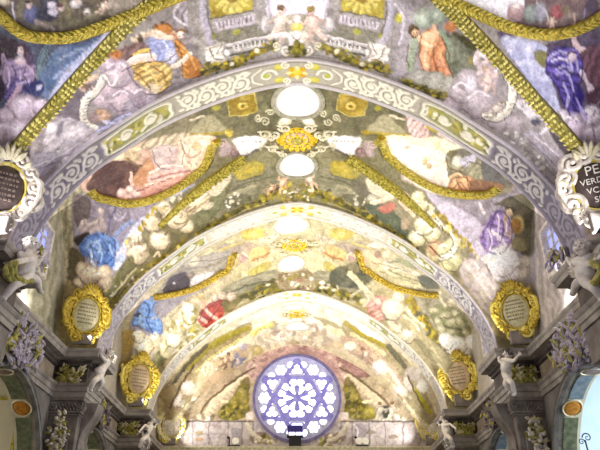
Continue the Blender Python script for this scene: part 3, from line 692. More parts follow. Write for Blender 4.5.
    c.P([(148, 176), (162, 172), (180, 166), (186, 172), (170, 178), (150, 182)], (236, 196, 196)); c.L([(150, 180), (172, 174), (190, 170)], (182, 122, 122), 1.8); c.P([(140, 190), (160, 180), (188, 174), (186, 180), (164, 190), (146, 198)], (226, 172, 164), fold=(70, 8, .08)); c.B(185, 160, 7, 7, (226, 204, 192), hi=(240, 224, 214)); c.L([(182, 148), (190, 158), (200, 152)], (190, 158, 140), 2); c.B(196, 146, 5, 4, (216, 196, 160)); c.L([(184, 142), (190, 150), (186, 158), (192, 166)], (196, 172, 156), 1.6)
    c.cloud([(122, 194, 6), (130, 190, 5), (136, 194, 5), (128, 198, 5)], (214, 178, 180), (238, 208, 206)); c.L([(131, 176), (132, 184)], (226, 196, 190), 3.4); c.B(138, 193, 3, 3, (244, 206, 206)); c.B(131, 173, 1.8, 2, (230, 200, 186))
    c.P([(150, 200), (170, 190), (196, 174), (206, 168), (196, 180), (172, 196)], (222, 166, 92))
    # --- left virtue
    c.P([(74, 196), (100, 200), (130, 206), (160, 200), (192, 184), (150, 214), (126, 246), (108, 282), (78, 290), (74, 240)], (164, 158, 186), col2=(146, 138, 162)); c.P([(130, 230), (150, 210), (176, 192), (196, 184), (160, 208), (134, 244), (118, 270), (112, 262)], (204, 206, 232), col2=(176, 192, 232))
    c.P([(74, 196), (90, 200), (88, 218), (76, 226)], (120, 106, 112)); c.S(118, 214, 7, (184, 178, 206), 1.6); c.L([(108, 206), (112, 202), (116, 206), (110, 220), (108, 232)], (124, 120, 158), 3)
    c.P([(80, 226), (90, 222), (98, 216), (106, 222), (106, 234), (90, 236), (80, 232)], (176, 162, 172), fold=(60, 7, .12)); c.B(101, 211, 3, 3.8, (200, 184, 186), hi=(220, 208, 206)); c.L([(101, 214), (102, 224)], (182, 168, 178), 3); c.L([(80, 228), (84, 220), (88, 225), (97, 222)], (196, 184, 190), 3.4)
    c.P([(74, 238), (88, 232), (90, 238), (80, 246), (76, 244)], (68, 56, 54)); c.P([(80, 246), (88, 236), (100, 232), (112, 238), (116, 248), (114, 256), (106, 262), (92, 258), (82, 254)], (108, 148, 222), fold=(120, 6, .16), col2=(92, 132, 210))
    c.L([(94, 246), (98, 242), (101, 248), (99, 252)], (156, 182, 236), 2.4); c.L([(84, 246), (94, 238), (106, 240)], (104, 142, 222), 2.4); c.P([(98, 256), (112, 256), (114, 266), (104, 276), (98, 268)], (92, 134, 218), fold=(30, 5, .14)); c.L([(92, 252), (92, 264), (95, 268)], (190, 206, 240), 3); c.L([(106, 236), (116, 240), (118, 250)], (140, 168, 230), 2.6); c.L([(116, 236), (122, 228), (132, 222)], (128, 160, 226), 4, a=.7)
    c.P([(70, 250), (82, 254), (84, 262), (74, 284), (68, 300)], (110, 100, 72)); c.cloud([(80, 284, 8), (84, 270, 9), (100, 280, 11), (90, 276, 11), (104, 272, 8)], (196, 180, 162), (236, 220, 200))
    c.P([(66, 282), (84, 290), (104, 290), (116, 298), (112, 346), (60, 340)], (150, 136, 92), col2=(176, 158, 110))
    # --- left half of the far cell: bundle of clouds, flowers, cherubs
    c.P([(100, 300), (116, 282), (140, 246), (170, 214), (204, 190), (232, 176), (224, 200), (206, 226), (176, 246), (150, 272), (118, 312), (104, 330)], (140, 132, 92), col2=(122, 116, 80)); c.P([(188, 214), (212, 194), (226, 186), (224, 204), (206, 222), (192, 228)], (118, 122, 92), col2=(136, 136, 104))
    c.P([(206, 190), (222, 178), (228, 172), (230, 182), (216, 196)], (206, 200, 180)); c.P([(176, 208), (188, 196), (206, 192), (210, 200), (198, 212), (184, 216)], (208, 190, 164), fold=(50, 6, .16)); c.B(208, 206, 6, 3.4, (210, 202, 180), rot=-30); c.L([(182, 200), (192, 204), (206, 194)], (240, 226, 206), 2.4); c.L([(180, 206), (188, 212), (196, 206)], (150, 124, 92), 1.6)
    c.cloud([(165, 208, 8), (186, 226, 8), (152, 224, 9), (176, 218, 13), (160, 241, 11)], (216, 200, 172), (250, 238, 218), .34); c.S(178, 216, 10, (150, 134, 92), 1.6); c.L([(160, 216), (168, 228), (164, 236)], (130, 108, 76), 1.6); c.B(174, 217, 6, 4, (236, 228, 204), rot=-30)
    c.cloud([(138, 254, 12)], (196, 180, 156), (222, 208, 188), .3); c.D([(128, 244), (140, 236), (150, 248), (146, 258), (132, 254)], 26, [(226, 214, 196), (170, 146, 116), (200, 184, 160)], (1, 2)); c.B(133, 256, 6, 8, (216, 200, 176), hi=(232, 218, 200)); c.L([(154, 256), (158, 252), (160, 256)], (216, 200, 172), 2.4)
    c.G([(128, 244), (140, 230), (156, 210), (180, 196)], 4, 36, GOLD[:3] + STUC[:2]); c.P([(104, 300), (128, 256), (134, 268), (120, 290), (108, 312)], (112, 112, 78), col2=(128, 124, 88)); c.L([(114, 294), (124, 282), (136, 268)], (190, 178, 146), 2); c.L([(118, 298), (136, 276)], (90, 84, 62), 1.4)
    c.G([(200, 236), (184, 244), (168, 256), (150, 268), (136, 288), (120, 304)], 4, 70, GOLD); c.D([(110, 292), (126, 270), (146, 262), (130, 296), (112, 316)], 24, STUC[1:3] + OLIVE[:1], (.9, 1.7)); c.L([(132, 300), (120, 312), (106, 330)], (180, 168, 172), 3)
    # --- right picture
    c.P([(386, 136), (440, 140), (472, 148), (512, 178), (510, 186), (494, 194), (452, 196), (420, 188), (400, 170), (388, 152)], (252, 244, 236), col2=(250, 240, 226)); c.P([(386, 136), (452, 138), (470, 146), (456, 160), (440, 150), (400, 142)], (252, 240, 206)); c.B(432, 182, 14, 7, (238, 214, 220), soft=.5); c.B(412, 176, 9, 6, (246, 226, 228), soft=.5); c.B(442, 170, 9, 12, (246, 226, 206), soft=.5, a=.8)
    c.B(425, 161, 3, 4, (206, 188, 156), hi=(226, 210, 180)); c.B(429, 166, 3, 3, (196, 178, 146)); c.L([(424, 156), (428, 160), (432, 154)], (216, 200, 166), 1.6); c.L([(404, 148), (410, 146), (416, 140)], (228, 212, 206), 1.8); c.B(408, 147, 2.2, 2, (216, 196, 176))
    c.P([(446, 156), (456, 150), (476, 150), (508, 176), (512, 186), (490, 194), (462, 192), (450, 182)], (150, 146, 130), col2=(126, 122, 112)); c.B(452, 154, 5, 3.4, (136, 130, 96)); c.L([(448, 158), (452, 168), (462, 170)], (166, 162, 132), 4); c.B(458, 162, 6, 6, (206, 206, 192), hi=(232, 232, 226)); c.P([(460, 160), (474, 154), (476, 160), (466, 168)], (200, 200, 226)); c.P([(466, 168), (478, 160), (486, 166), (482, 180), (470, 178)], (162, 160, 136), fold=(30, 6, .1)); c.P([(482, 160), (504, 178), (502, 186), (486, 182)], (120, 120, 124))
    c.cloud([(458, 186, 10), (466, 184, 9)], (210, 156, 116), (232, 188, 148), .25); c.L([(450, 178), (458, 174), (466, 180)], (236, 190, 150), 2.4); c.P([(472, 180), (496, 182), (504, 188), (484, 194), (472, 192)], (156, 116, 90)); c.L([(456, 180), (462, 192)], (166, 106, 76), 1.4); c.L([(466, 176), (470, 190)], (166, 106, 76), 1.4)
    c.P([(406, 112), (420, 116), (430, 134), (424, 138), (410, 134)], (226, 190, 192), fold=(40, 5, .16)); c.L([(428, 126), (440, 132), (452, 138)], (206, 186, 60), 5); c.P([(436, 134), (452, 132), (468, 140), (456, 144)], (216, 204, 206))
    # --- right virtue
    c.P([(430, 196), (460, 200), (500, 196), (520, 186), (534, 200), (534, 270), (528, 292), (508, 288), (484, 282), (462, 240)], (172, 166, 188), col2=(156, 148, 166)); c.P([(424, 190), (440, 198), (476, 218), (488, 240), (496, 262), (488, 272), (466, 242), (440, 212)], (198, 192, 220)); c.P([(494, 204), (530, 196), (534, 250), (520, 252), (508, 210)], (122, 114, 96), col2=(100, 96, 74))
    c.P([(486, 222), (496, 210), (506, 214), (512, 226), (510, 242), (500, 252), (488, 252), (480, 240)], (150, 122, 196), fold=(110, 7, .2), col2=(172, 150, 214)); c.L([(492, 232), (500, 238), (506, 246)], (226, 218, 242), 4); c.L([(484, 226), (488, 240), (486, 254)], (180, 160, 220), 2.6); c.L([(496, 212), (490, 224)], (120, 92, 172), 2); c.L([(480, 204), (484, 214)], (226, 220, 232), 3); c.L([(500, 244), (504, 252)], (200, 186, 230), 3)
    c.B(510, 212, 4, 4, (204, 178, 150), hi=(226, 206, 184)); c.L([(506, 209), (512, 208), (514, 212)], (92, 78, 62), 2.6); c.B(517, 225, 6.4, 9, (206, 188, 130), rot=8); c.B(516, 226, 5, 7.4, (164, 118, 52), hi=(186, 140, 70)); c.L([(506, 216), (506, 228), (510, 236)], (190, 164, 150), 4)
    c.L([(506, 234), (512, 240), (510, 248)], (196, 176, 196), 3); c.P([(512, 240), (524, 238), (526, 250), (514, 250)], (150, 142, 110)); c.cloud([(526, 264, 9), (524, 274, 8)], (178, 170, 166), (206, 198, 194), .2); c.cloud([(490, 262, 9), (494, 274, 9), (508, 272, 11), (502, 262, 17)], (236, 232, 246), (255, 252, 255), .16)
    c.P([(484, 286), (506, 282), (532, 286), (538, 330), (496, 336)], (168, 152, 120), col2=(190, 176, 130))
    # --- right half of the far cell
    c.P([(362, 178), (390, 190), (426, 214), (460, 250), (494, 292), (490, 330), (474, 310), (440, 268), (400, 236), (372, 214)], (146, 140, 112), col2=(166, 158, 132)); c.P([(366, 206), (384, 204), (402, 220), (412, 240), (398, 236), (380, 222)], (116, 126, 106), col2=(100, 112, 96)); c.B(362, 190, 12, 7, (128, 124, 108), rot=30); c.P([(366, 178), (384, 184), (398, 194), (388, 200), (370, 192)], (214, 208, 190)); c.B(372, 198, 5, 3.4, (206, 200, 188))
    c.L([(372, 203), (384, 200), (392, 195), (404, 196), (412, 204)], (236, 212, 194), [4, 5, 6, 5]); c.P([(378, 208), (392, 202), (396, 208), (386, 214)], (202, 128, 118)); c.B(404, 197, 6, 4, (230, 214, 194)); c.L([(400, 202), (408, 210), (414, 216)], (220, 200, 176), 4); c.B(405, 224, 4, 6, (190, 172, 150))
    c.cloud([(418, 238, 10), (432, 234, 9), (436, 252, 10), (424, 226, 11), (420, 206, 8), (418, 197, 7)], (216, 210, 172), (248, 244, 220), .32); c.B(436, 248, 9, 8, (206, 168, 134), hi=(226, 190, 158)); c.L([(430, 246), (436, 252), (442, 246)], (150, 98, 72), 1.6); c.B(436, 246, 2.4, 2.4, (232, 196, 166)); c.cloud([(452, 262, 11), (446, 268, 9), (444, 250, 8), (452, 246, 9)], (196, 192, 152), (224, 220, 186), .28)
    c.L([(430, 212), (440, 224), (452, 232), (456, 244), (450, 254), (442, 258)], (110, 100, 82), 7); c.L([(430, 212), (440, 224), (452, 232), (456, 244), (450, 254), (442, 258)], (236, 230, 216), 5.4)
    for k in range(11): c.B(434 + k * 2.0 if k < 8 else 456 - (k - 8) * 2.4, 217 + k * 2.5 if k < 8 else 240 + (k - 8) * 5, .9, .9, (110, 100, 88))
    c.D([(424, 206), (436, 208), (470, 246), (462, 250)], 40, GOLD[:3] + STUC[:2], (.9, 1.8)); c.G([(428, 206), (448, 222), (468, 244), (478, 258)], 4, 40, GOLD[:3] + STUC[:1])
    c.P([(458, 270), (478, 258), (500, 290), (494, 316), (480, 304)], (184, 174, 180), col2=(200, 190, 192)); c.L([(474, 262), (496, 292)], (216, 208, 214), 2, smooth=False); c.D([(462, 262), (486, 288), (490, 310), (470, 290)], 20, STUC[1:3], (.8, 1.4))
    c.G([(366, 214), (384, 226), (404, 240), (424, 256)], 4, 40, OLIVE)
    # second pass: contours and lights
    ink = (92, 74, 54)
    for x, y, r in ((165, 208, 8), (152, 224, 9), (176, 218, 12), (160, 241, 10), (138, 254, 11), (424, 226, 10), (420, 206, 8), (432, 234, 9), (418, 238, 9), (444, 250, 8), (452, 262, 10), (502, 262, 16), (90, 276, 10), (100, 280, 10)):
        c.L([(x - r, y + r * .2), (x - r * .5, y + r * .85), (x + r * .4, y + r * .9), (x + r, y + r * .2)], ink, 1.3, a=.6); c.L([(x - r * .6, y - r * .35), (x - r * .1, y - r * .65), (x + r * .4, y - r * .5)], (252, 246, 232), 2.4, a=.8)
    for p in ([(81, 248), (90, 237), (104, 234), (115, 242), (114, 256), (104, 264), (90, 258), (81, 254)], [(90, 246), (94, 254), (92, 260)], [(104, 242), (108, 250), (104, 258)]): c.L(p, (52, 82, 160), 1.2, a=.8)
    for p in ([(86, 248), (92, 242), (100, 240)], [(98, 248), (102, 254), (100, 262)], [(110, 246), (112, 254)]): c.L(p, (160, 190, 242), 1.8)
    for p in ([(482, 240), (488, 224), (497, 211), (506, 214), (512, 228), (510, 244), (500, 253), (486, 252)], [(494, 218), (490, 232), (492, 248)], [(502, 220), (504, 232), (500, 244)]): c.L(p, (92, 66, 140), 1.2, a=.8)
    for p in ([(488, 230), (492, 240), (490, 250)], [(498, 214), (499, 226), (498, 240)], [(506, 222), (507, 232)]): c.L(p, (226, 214, 246), 1.6)
    c.L([(150, 173), (166, 166), (182, 166)], (250, 222, 220), 2); c.L([(146, 186), (166, 179), (186, 174)], (246, 206, 198), 1.6); c.L([(136, 192), (150, 186), (172, 178)], (150, 92, 92), 1.1); c.L([(152, 150), (158, 166), (170, 170)], (140, 116, 120), 1); c.L([(180, 140), (184, 152), (182, 164)], (150, 120, 104), 1)
    for p in ([(449, 184), (456, 178), (466, 178), (472, 186)], [(452, 190), (460, 182), (468, 192)], [(460, 170), (470, 162), (482, 166)], [(446, 158), (450, 168), (462, 172)]): c.L(p, (104, 76, 58), 1.1, a=.8)

def paint_bay2(c):
    c.B(297, 255, 110, 50, (206, 196, 160), soft=.5)
    # near cell and crown
    c.P([(190, 262), (215, 246), (250, 226), (297, 218), (344, 226), (380, 246), (404, 262), (360, 262), (330, 250), (297, 246), (264, 250), (230, 262)], (204, 196, 156), col2=(188, 176, 134))
    for sx in (-1, 1):
        def m(pts): return [(297 + sx * (x - 297), y) for x, y in pts]
        c.P(m([(240, 232), (254, 228), (264, 230), (262, 238), (246, 240)]), (222, 206, 104), col2=(206, 184, 84)); c.B(297 + sx * (253 - 297), 234, 4, 3, (226, 212, 130))
        c.P(m([(216, 248), (236, 242), (256, 244), (262, 250), (240, 254)]), (190, 172, 150), col2=(176, 160, 148)); c.L(m([(222, 250), (232, 246), (242, 243)]), (206, 190, 110), 2.6); c.P(m([(250, 250), (262, 246), (270, 252), (258, 258), (248, 262)]), (226, 194, 138)); c.L(m([(252, 260), (264, 256), (272, 251)]), (196, 134, 84), 2)
        for (a, b, r) in ((270, 240, 4), (262, 241, 3), (276, 236, 3), (272, 250, 3), (243, 258, 5), (237, 256, 4)): c.S(297 + sx * (a - 297), b, r, (226, 212, 196), 1.5, start=50 * a, sgn=sx)
        c.S(297 + sx * (242 - 297), 259, 5, (176, 142, 146), 1.4, sgn=-sx); c.B(297 + sx * (243 - 297), 259, 3, 3, (196, 162, 166))
        c.P(m([(248, 272), (262, 264), (270, 262), (268, 270), (252, 277)]), (206, 192, 106), col2=(190, 174, 96))
        # far cell
        c.P(m([(214, 300), (230, 284), (256, 274), (276, 270), (282, 280), (262, 290), (232, 302)]), (142, 138, 112), col2=(166, 160, 134)); c.L(m([(238, 284), (258, 277), (272, 276)]), (176, 168, 144), 3, a=.7); c.L(m([(226, 294), (246, 286), (266, 281)]), (112, 110, 84), 1.6)
        c.G(m([(196, 324), (214, 310), (234, 300), (256, 293), (280, 288)]), 6, 95, OLIVE); c.G(m([(258, 288), (276, 284), (292, 284)]), 5, 40, OLIVE + STUC[:1]); c.cherub(297 + sx * -14, 279, 3, (216, 180, 152), lean=sx * 40)
        c.P(m([(219, 270), (232, 258), (240, 262), (226, 276), (212, 286), (200, 292)]), (222, 206, 166), col2=(204, 184, 140))
    c.P([(335, 268), (362, 262), (376, 276), (356, 288), (330, 282)], (124, 122, 98), col2=(100, 102, 84)); c.P([(282, 272), (297, 268), (312, 272), (314, 290), (280, 290)], (152, 132, 96), col2=(176, 160, 130)); c.D([(280, 274), (314, 274), (316, 290), (278, 290)], 30, [(186, 130, 110)] + STUC[:2] + OLIVE[:2], (.8, 1.5))
    # left picture
    c.P([(156, 296), (170, 276), (196, 258), (230, 252), (234, 256), (224, 270), (202, 284), (174, 294)], (172, 166, 160), col2=(156, 150, 142)); c.P([(184, 262), (210, 254), (232, 252), (228, 262), (212, 274), (196, 274)], (178, 170, 162)); c.L([(190, 268), (210, 266), (226, 258)], (142, 138, 130), 2.6, a=.7); c.P([(164, 288), (172, 276), (186, 272), (190, 280), (187, 291), (166, 294)], (94, 86, 98)); c.B(191, 275, 4, 3, (136, 126, 124), hi=(168, 158, 150)); c.P([(189, 286), (196, 276), (214, 272), (210, 280), (196, 290)], (218, 210, 218)); c.B(174, 283, 1.4, 1.4, (190, 180, 186)); c.P([(188, 262), (196, 256), (200, 262), (192, 268)], (216, 208, 190))
    # left virtue: blue mantle on a cloud
    c.P([(132, 316), (150, 296), (180, 294), (206, 286), (214, 286), (186, 306), (164, 330), (150, 362), (128, 360)], (164, 158, 172), col2=(150, 142, 162)); c.P([(160, 322), (182, 302), (214, 284), (230, 276), (222, 290), (190, 308), (168, 334)], (208, 196, 170), col2=(190, 176, 150)); c.L([(170, 318), (186, 302), (206, 290)], (172, 160, 136), 1.6)
    c.P([(141, 306), (146, 298), (153, 296), (156, 304), (152, 310), (162, 320), (162, 332), (156, 336), (148, 330), (138, 326), (131, 324), (136, 314)], (118, 156, 226), fold=(100, 6, .15)); c.P([(134, 315), (139, 312), (142, 315), (138, 317)], (60, 62, 96)); c.L([(145, 302), (149, 310), (147, 320), (152, 332)], (60, 98, 182), 1.6); c.L([(150, 300), (154, 312), (158, 326)], (140, 174, 234), 2.2); c.L([(141, 316), (140, 322), (144, 328)], (150, 184, 238), 2.6); c.L([(146, 306), (144, 314), (146, 324)], (128, 164, 230), 1.8); c.B(147, 297, 3, 3.4, (206, 186, 170)); c.L([(152, 318), (158, 316), (162, 322)], (196, 190, 200), 2); c.L([(134, 308), (138, 302)], (200, 190, 176), 2.4)
    c.cloud([(150, 344, 10), (140, 358, 9), (138, 338, 8), (144, 348, 11), (154, 338, 6)], (220, 206, 178), (250, 242, 226), .2); c.P([(120, 336), (134, 330), (132, 352), (120, 372)], (190, 160, 70), col2=(170, 146, 90)); c.P([(150, 362), (160, 350), (170, 346), (176, 356), (160, 372), (146, 374)], (142, 138, 96), col2=(112, 110, 72))
    # left far cell: white flowers, red cherub
    c.P([(160, 346), (166, 330), (178, 316), (186, 306), (196, 308), (204, 322), (206, 334), (190, 350), (172, 360), (162, 356)], (214, 206, 180), col2=(196, 184, 146)); c.D([(162, 346), (168, 328), (186, 306), (198, 312), (204, 328), (188, 348), (170, 356)], 80, [(240, 234, 216), (226, 216, 196), (196, 184, 120), (176, 164, 90), (236, 228, 210)], (1.2, 2.8)); c.B(188, 308, 6, 5, (246, 240, 226)); c.B(174, 340, 7, 6, (232, 222, 204), hi=(246, 240, 228)); c.D([(188, 320), (198, 322), (198, 342), (190, 344)], 14, [(196, 190, 70), (176, 170, 90)], (1.2, 2)); c.B(207, 328, 4, 6, (226, 214, 196))
    c.P([(198, 320), (206, 304), (222, 300), (230, 300), (224, 314), (212, 326), (204, 328)], (208, 94, 82), col2=(188, 78, 66), fold=(60, 7, .1)); c.L([(202, 306), (208, 312), (216, 318)], (240, 196, 184), 3.6); c.L([(196, 302), (206, 303), (212, 302)], (232, 184, 170), 3); c.B(204, 304, 3.6, 3.4, (226, 180, 158)); c.B(200, 298, 4, 3, (196, 176, 136)); c.L([(200, 318), (206, 322)], (236, 190, 176), 4); c.P([(222, 298), (236, 294), (240, 302), (226, 312)], (140, 130, 80), col2=(170, 150, 100))
    c.cloud([(222, 296, 5), (231, 296, 5), (214, 298, 4)], (196, 176, 156), (226, 206, 190), .2); c.P([(150, 376), (168, 358), (186, 346), (206, 332), (196, 346), (172, 366), (158, 386)], (168, 156, 122), col2=(186, 172, 140))
    # right picture
    c.P([(358, 254), (366, 250), (392, 256), (420, 274), (432, 286), (410, 290), (388, 282), (370, 270), (362, 262)], (214, 204, 172), col2=(196, 188, 154)); c.P([(364, 250), (378, 254), (382, 262), (372, 266), (362, 258)], (228, 196, 164)); c.B(387, 255, 5, 5, (206, 196, 160), hi=(236, 228, 206)); c.L([(384, 264), (400, 270), (418, 274)], (226, 216, 194), 3); c.L([(386, 268), (402, 276), (420, 282)], (150, 146, 116), 1.8); c.L([(388, 262), (404, 262), (416, 268)], (150, 150, 116), 2.4); c.P([(396, 258), (412, 262), (416, 268), (404, 266)], (170, 172, 132)); c.B(386, 268, 2.4, 2, (236, 226, 206)); c.P([(366, 246), (374, 242), (390, 244), (380, 248)], (244, 238, 222)); c.P([(418, 276), (432, 278), (440, 288), (424, 288)], (110, 112, 96)); c.B(378, 254, 3, 4, (176, 146, 116))
    # right virtue: leafy green mantle on a cloud
    c.P([(400, 292), (440, 292), (460, 310), (474, 350), (464, 372), (448, 366), (424, 330)], (156, 148, 124), col2=(172, 164, 146))
    c.P([(430, 312), (440, 304), (452, 306), (466, 318), (472, 336), (462, 342), (448, 340), (438, 330)], (158, 160, 120), col2=(138, 138, 98)); c.L([(440, 292), (441, 300), (446, 306)], (206, 200, 176), 3); c.B(451, 303, 4, 4.4, (204, 192, 166), hi=(226, 216, 192))
    for (x, y, r, ro) in ((434, 310, 6, 10), (438, 322, 6, 80), (446, 316, 8, -15), (456, 314, 7, 30), (452, 322, 8, -30), (442, 330, 7, 60), (460, 322, 7, 50), (466, 332, 6, 60), (452, 332, 6, 10)): c.B(x, y, r, r * .55, (186, 182, 142), rot=ro, hi=(218, 212, 184), rim=.35)
    c.L([(440, 318), (450, 318), (460, 314)], (120, 118, 82), 1.4); c.L([(444, 326), (454, 328), (462, 330)], (110, 110, 76), 1.6)
    c.cloud([(472, 342, 8), (462, 352, 8), (446, 342, 9), (456, 346, 11)], (222, 214, 208), (248, 244, 244), .18)
    c.G([(410, 300), (420, 316), (430, 330), (436, 346)], 7, 60, GOLD[:2] + OLIVE[:3]); c.P([(424, 340), (440, 344), (456, 364), (450, 376), (436, 358)], (150, 140, 100), col2=(170, 160, 130))
    # right far cell
    c.P([(364, 294), (392, 290), (412, 316), (430, 340), (446, 366), (430, 356), (400, 330), (376, 312)], (196, 184, 148), col2=(176, 164, 128)); c.P([(366, 306), (374, 296), (386, 298), (388, 314), (378, 322), (370, 318)], (228, 178, 168), col2=(206, 150, 140), fold=(60, 5, .12)); c.B(378, 302, 3, 3.4, (240, 206, 190)); c.L([(370, 300), (364, 306)], (236, 200, 186), 3); c.B(398, 298, 6, 6, (230, 216, 190), hi=(240, 228, 206)); c.cloud([(393, 310, 12)], (230, 212, 184), (252, 240, 222), .28); c.L([(406, 308), (414, 318), (424, 326)], (226, 214, 186), 3); c.L([(404, 316), (412, 322), (420, 330)], (230, 220, 196), 2)
    c.cloud([(408, 337, 8)], (230, 212, 182), (252, 240, 220), .28); c.D([(386, 318), (402, 324), (412, 346), (398, 340)], 22, STUC + [(196, 180, 130)], (1, 2)); c.P([(388, 320), (398, 326), (400, 332), (390, 328)], (240, 230, 206)); c.P([(414, 340), (424, 342), (440, 362), (430, 360)], (160, 152, 120))
    c.B(352, 266, 10, 5, (176, 166, 132), rot=35, a=.6); c.L([(350, 274), (362, 286), (372, 298)], (216, 206, 176), 6); c.L([(352, 296), (362, 290)], (190, 184, 150), 3); c.B(364, 301, 4, 3, (206, 206, 170))

    ink = (96, 82, 60)
    for x, y, r in ((393, 310, 11), (408, 337, 7), (456, 346, 11), (446, 342, 8), (144, 346, 10), (138, 336, 7), (174, 340, 8), (190, 318, 7), (192, 338, 6)):
        c.L([(x - r, y + r * .2), (x - r * .5, y + r * .85), (x + r * .4, y + r * .9), (x + r, y + r * .2)], ink, 1.2, a=.6); c.L([(x - r * .6, y - r * .35), (x - r * .1, y - r * .65), (x + r * .4, y - r * .5)], (255, 250, 238), 2.2, a=.85)
    for p in ([(141, 306), (136, 315), (132, 324), (140, 327), (148, 331), (156, 336), (162, 331), (161, 320), (153, 310), (155, 303)],): c.L(p, (62, 94, 170), 1.1, a=.8)
    for p in ([(200, 320), (207, 305), (222, 301), (229, 302)], [(208, 322), (216, 312), (222, 304)], [(202, 316), (212, 320)]): c.L(p, (132, 50, 44), 1.1, a=.8)
    for p in ([(386, 284), (404, 290), (428, 293)], [(372, 262), (388, 266), (410, 272)], [(380, 272), (398, 278), (418, 284)], [(176, 292), (200, 284), (222, 270)], [(190, 262), (212, 260), (228, 256)]): c.L(p, (112, 104, 78), 1.1, a=.7)

def paint_bay3(c):
    c.B(297, 340, 130, 60, (218, 204, 172), soft=.5)
    c.P([(240, 322), (270, 306), (297, 302), (326, 306), (356, 322), (330, 332), (297, 328), (264, 332)], (238, 230, 208), col2=(228, 216, 190))
    c.B(297, 305, 11, 3, (255, 252, 248)); c.B(297, 313, 10, 3.4, (236, 230, 120), hi=(244, 238, 150)); c.B(297, 325, 13, 5, (255, 252, 250))
    c.D([(270, 322), (330, 322), (345, 345), (255, 345)], 60, [(226, 206, 180), (206, 186, 150), (240, 226, 206), (196, 170, 140)], (1.4, 3)); c.P([(312, 316), (330, 320), (344, 330), (330, 326)], (178, 166, 132))
    # left
    c.P([(150, 410), (170, 380), (196, 352), (222, 336), (250, 322), (250, 332), (226, 350), (204, 372), (190, 400), (176, 416), (156, 430)], (184, 166, 124), col2=(164, 142, 106)); c.L([(188, 368), (206, 350), (228, 336), (248, 328)], (166, 152, 54), [5, 7, 5]); c.L([(170, 388), (186, 366), (206, 346)], (108, 98, 72), 4); c.L([(196, 372), (216, 354), (240, 340)], (206, 198, 126), 2); c.L([(252, 334), (262, 328), (272, 326)], (214, 202, 116), 4)
    c.P([(196, 380), (206, 364), (224, 352), (240, 344), (252, 348), (240, 366), (222, 384), (204, 396)], (214, 194, 160), col2=(196, 172, 138)); c.S(209, 369, 8, (236, 222, 196), 2.4, turns=1.8); c.L([(214, 358), (226, 352), (242, 344)], (240, 230, 210), 2.6); c.cherub(226, 360, 4, (170, 130, 100), (110, 80, 60), lean=20); c.cherub(238, 362, 5.5, (136, 136, 182), (190, 170, 156), lean=-20); c.B(243, 347, 3, 4, (190, 180, 196)); c.B(257, 350, 6, 5, (196, 176, 110), hi=(214, 196, 140))
    c.cloud([(188, 388, 8)], (216, 196, 182), (236, 220, 216), .18); c.B(178, 400, 3, 7, (224, 208, 206), rot=25); c.L([(170, 408), (180, 386), (194, 366)], (104, 78, 56), 2); c.P([(160, 394), (172, 384), (176, 392), (168, 406)], (170, 148, 108)); c.cherub(196, 404, 4.5, (212, 190, 164), lean=30); c.D([(178, 404), (206, 394), (216, 410), (186, 420)], 34, STUC + [(170, 150, 110), (150, 130, 96)], (1.2, 2.4)); c.P([(206, 376), (216, 370), (226, 378), (214, 386)], (222, 190, 160))
    # right
    c.P([(344, 322), (372, 336), (398, 352), (416, 374), (434, 410), (440, 430), (418, 416), (396, 384), (372, 356), (346, 336)], (182, 166, 128), col2=(166, 150, 118)); c.P([(350, 318), (362, 324), (384, 338), (380, 342), (362, 332)], (244, 238, 234)); c.L([(346, 322), (358, 332), (376, 342), (392, 350)], (176, 158, 52), 4.4); c.L([(388, 346), (396, 356), (404, 366)], (118, 112, 88), 5); c.L([(352, 334), (368, 344), (384, 354)], (214, 200, 160), 4)
    c.P([(340, 336), (356, 338), (376, 350), (394, 366), (404, 384), (388, 380), (366, 362), (346, 350)], (206, 184, 156), col2=(190, 160, 140)); c.B(350, 346, 6, 5, (236, 226, 206)); c.B(337, 345, 6, 4, (216, 196, 150)); c.cloud([(380, 368, 9)], (224, 208, 196), (242, 230, 226), .2); c.cherub(366, 354, 4, (196, 160, 150), lean=-30); c.L([(386, 366), (396, 380), (404, 392)], (228, 212, 196), 4); c.cloud([(400, 392, 8)], (220, 202, 188), (236, 222, 212), .2); c.P([(404, 372), (412, 366), (422, 374), (424, 384), (412, 380)], (196, 184, 176)); c.B(418, 372, 3, 3, (220, 210, 204)); c.B(408, 384, 3.2, 8, (226, 212, 206), rot=-25); c.cloud([(423, 387, 7)], (226, 214, 206), (240, 230, 226), .15); c.L([(416, 390), (424, 404), (430, 412)], (186, 176, 40), 4); c.L([(408, 376), (416, 394), (424, 408)], (120, 100, 76), 1.8)
    c.D([(380, 392), (410, 398), (416, 416), (396, 414)], 30, STUC + [(170, 150, 110)], (1.2, 2.4))

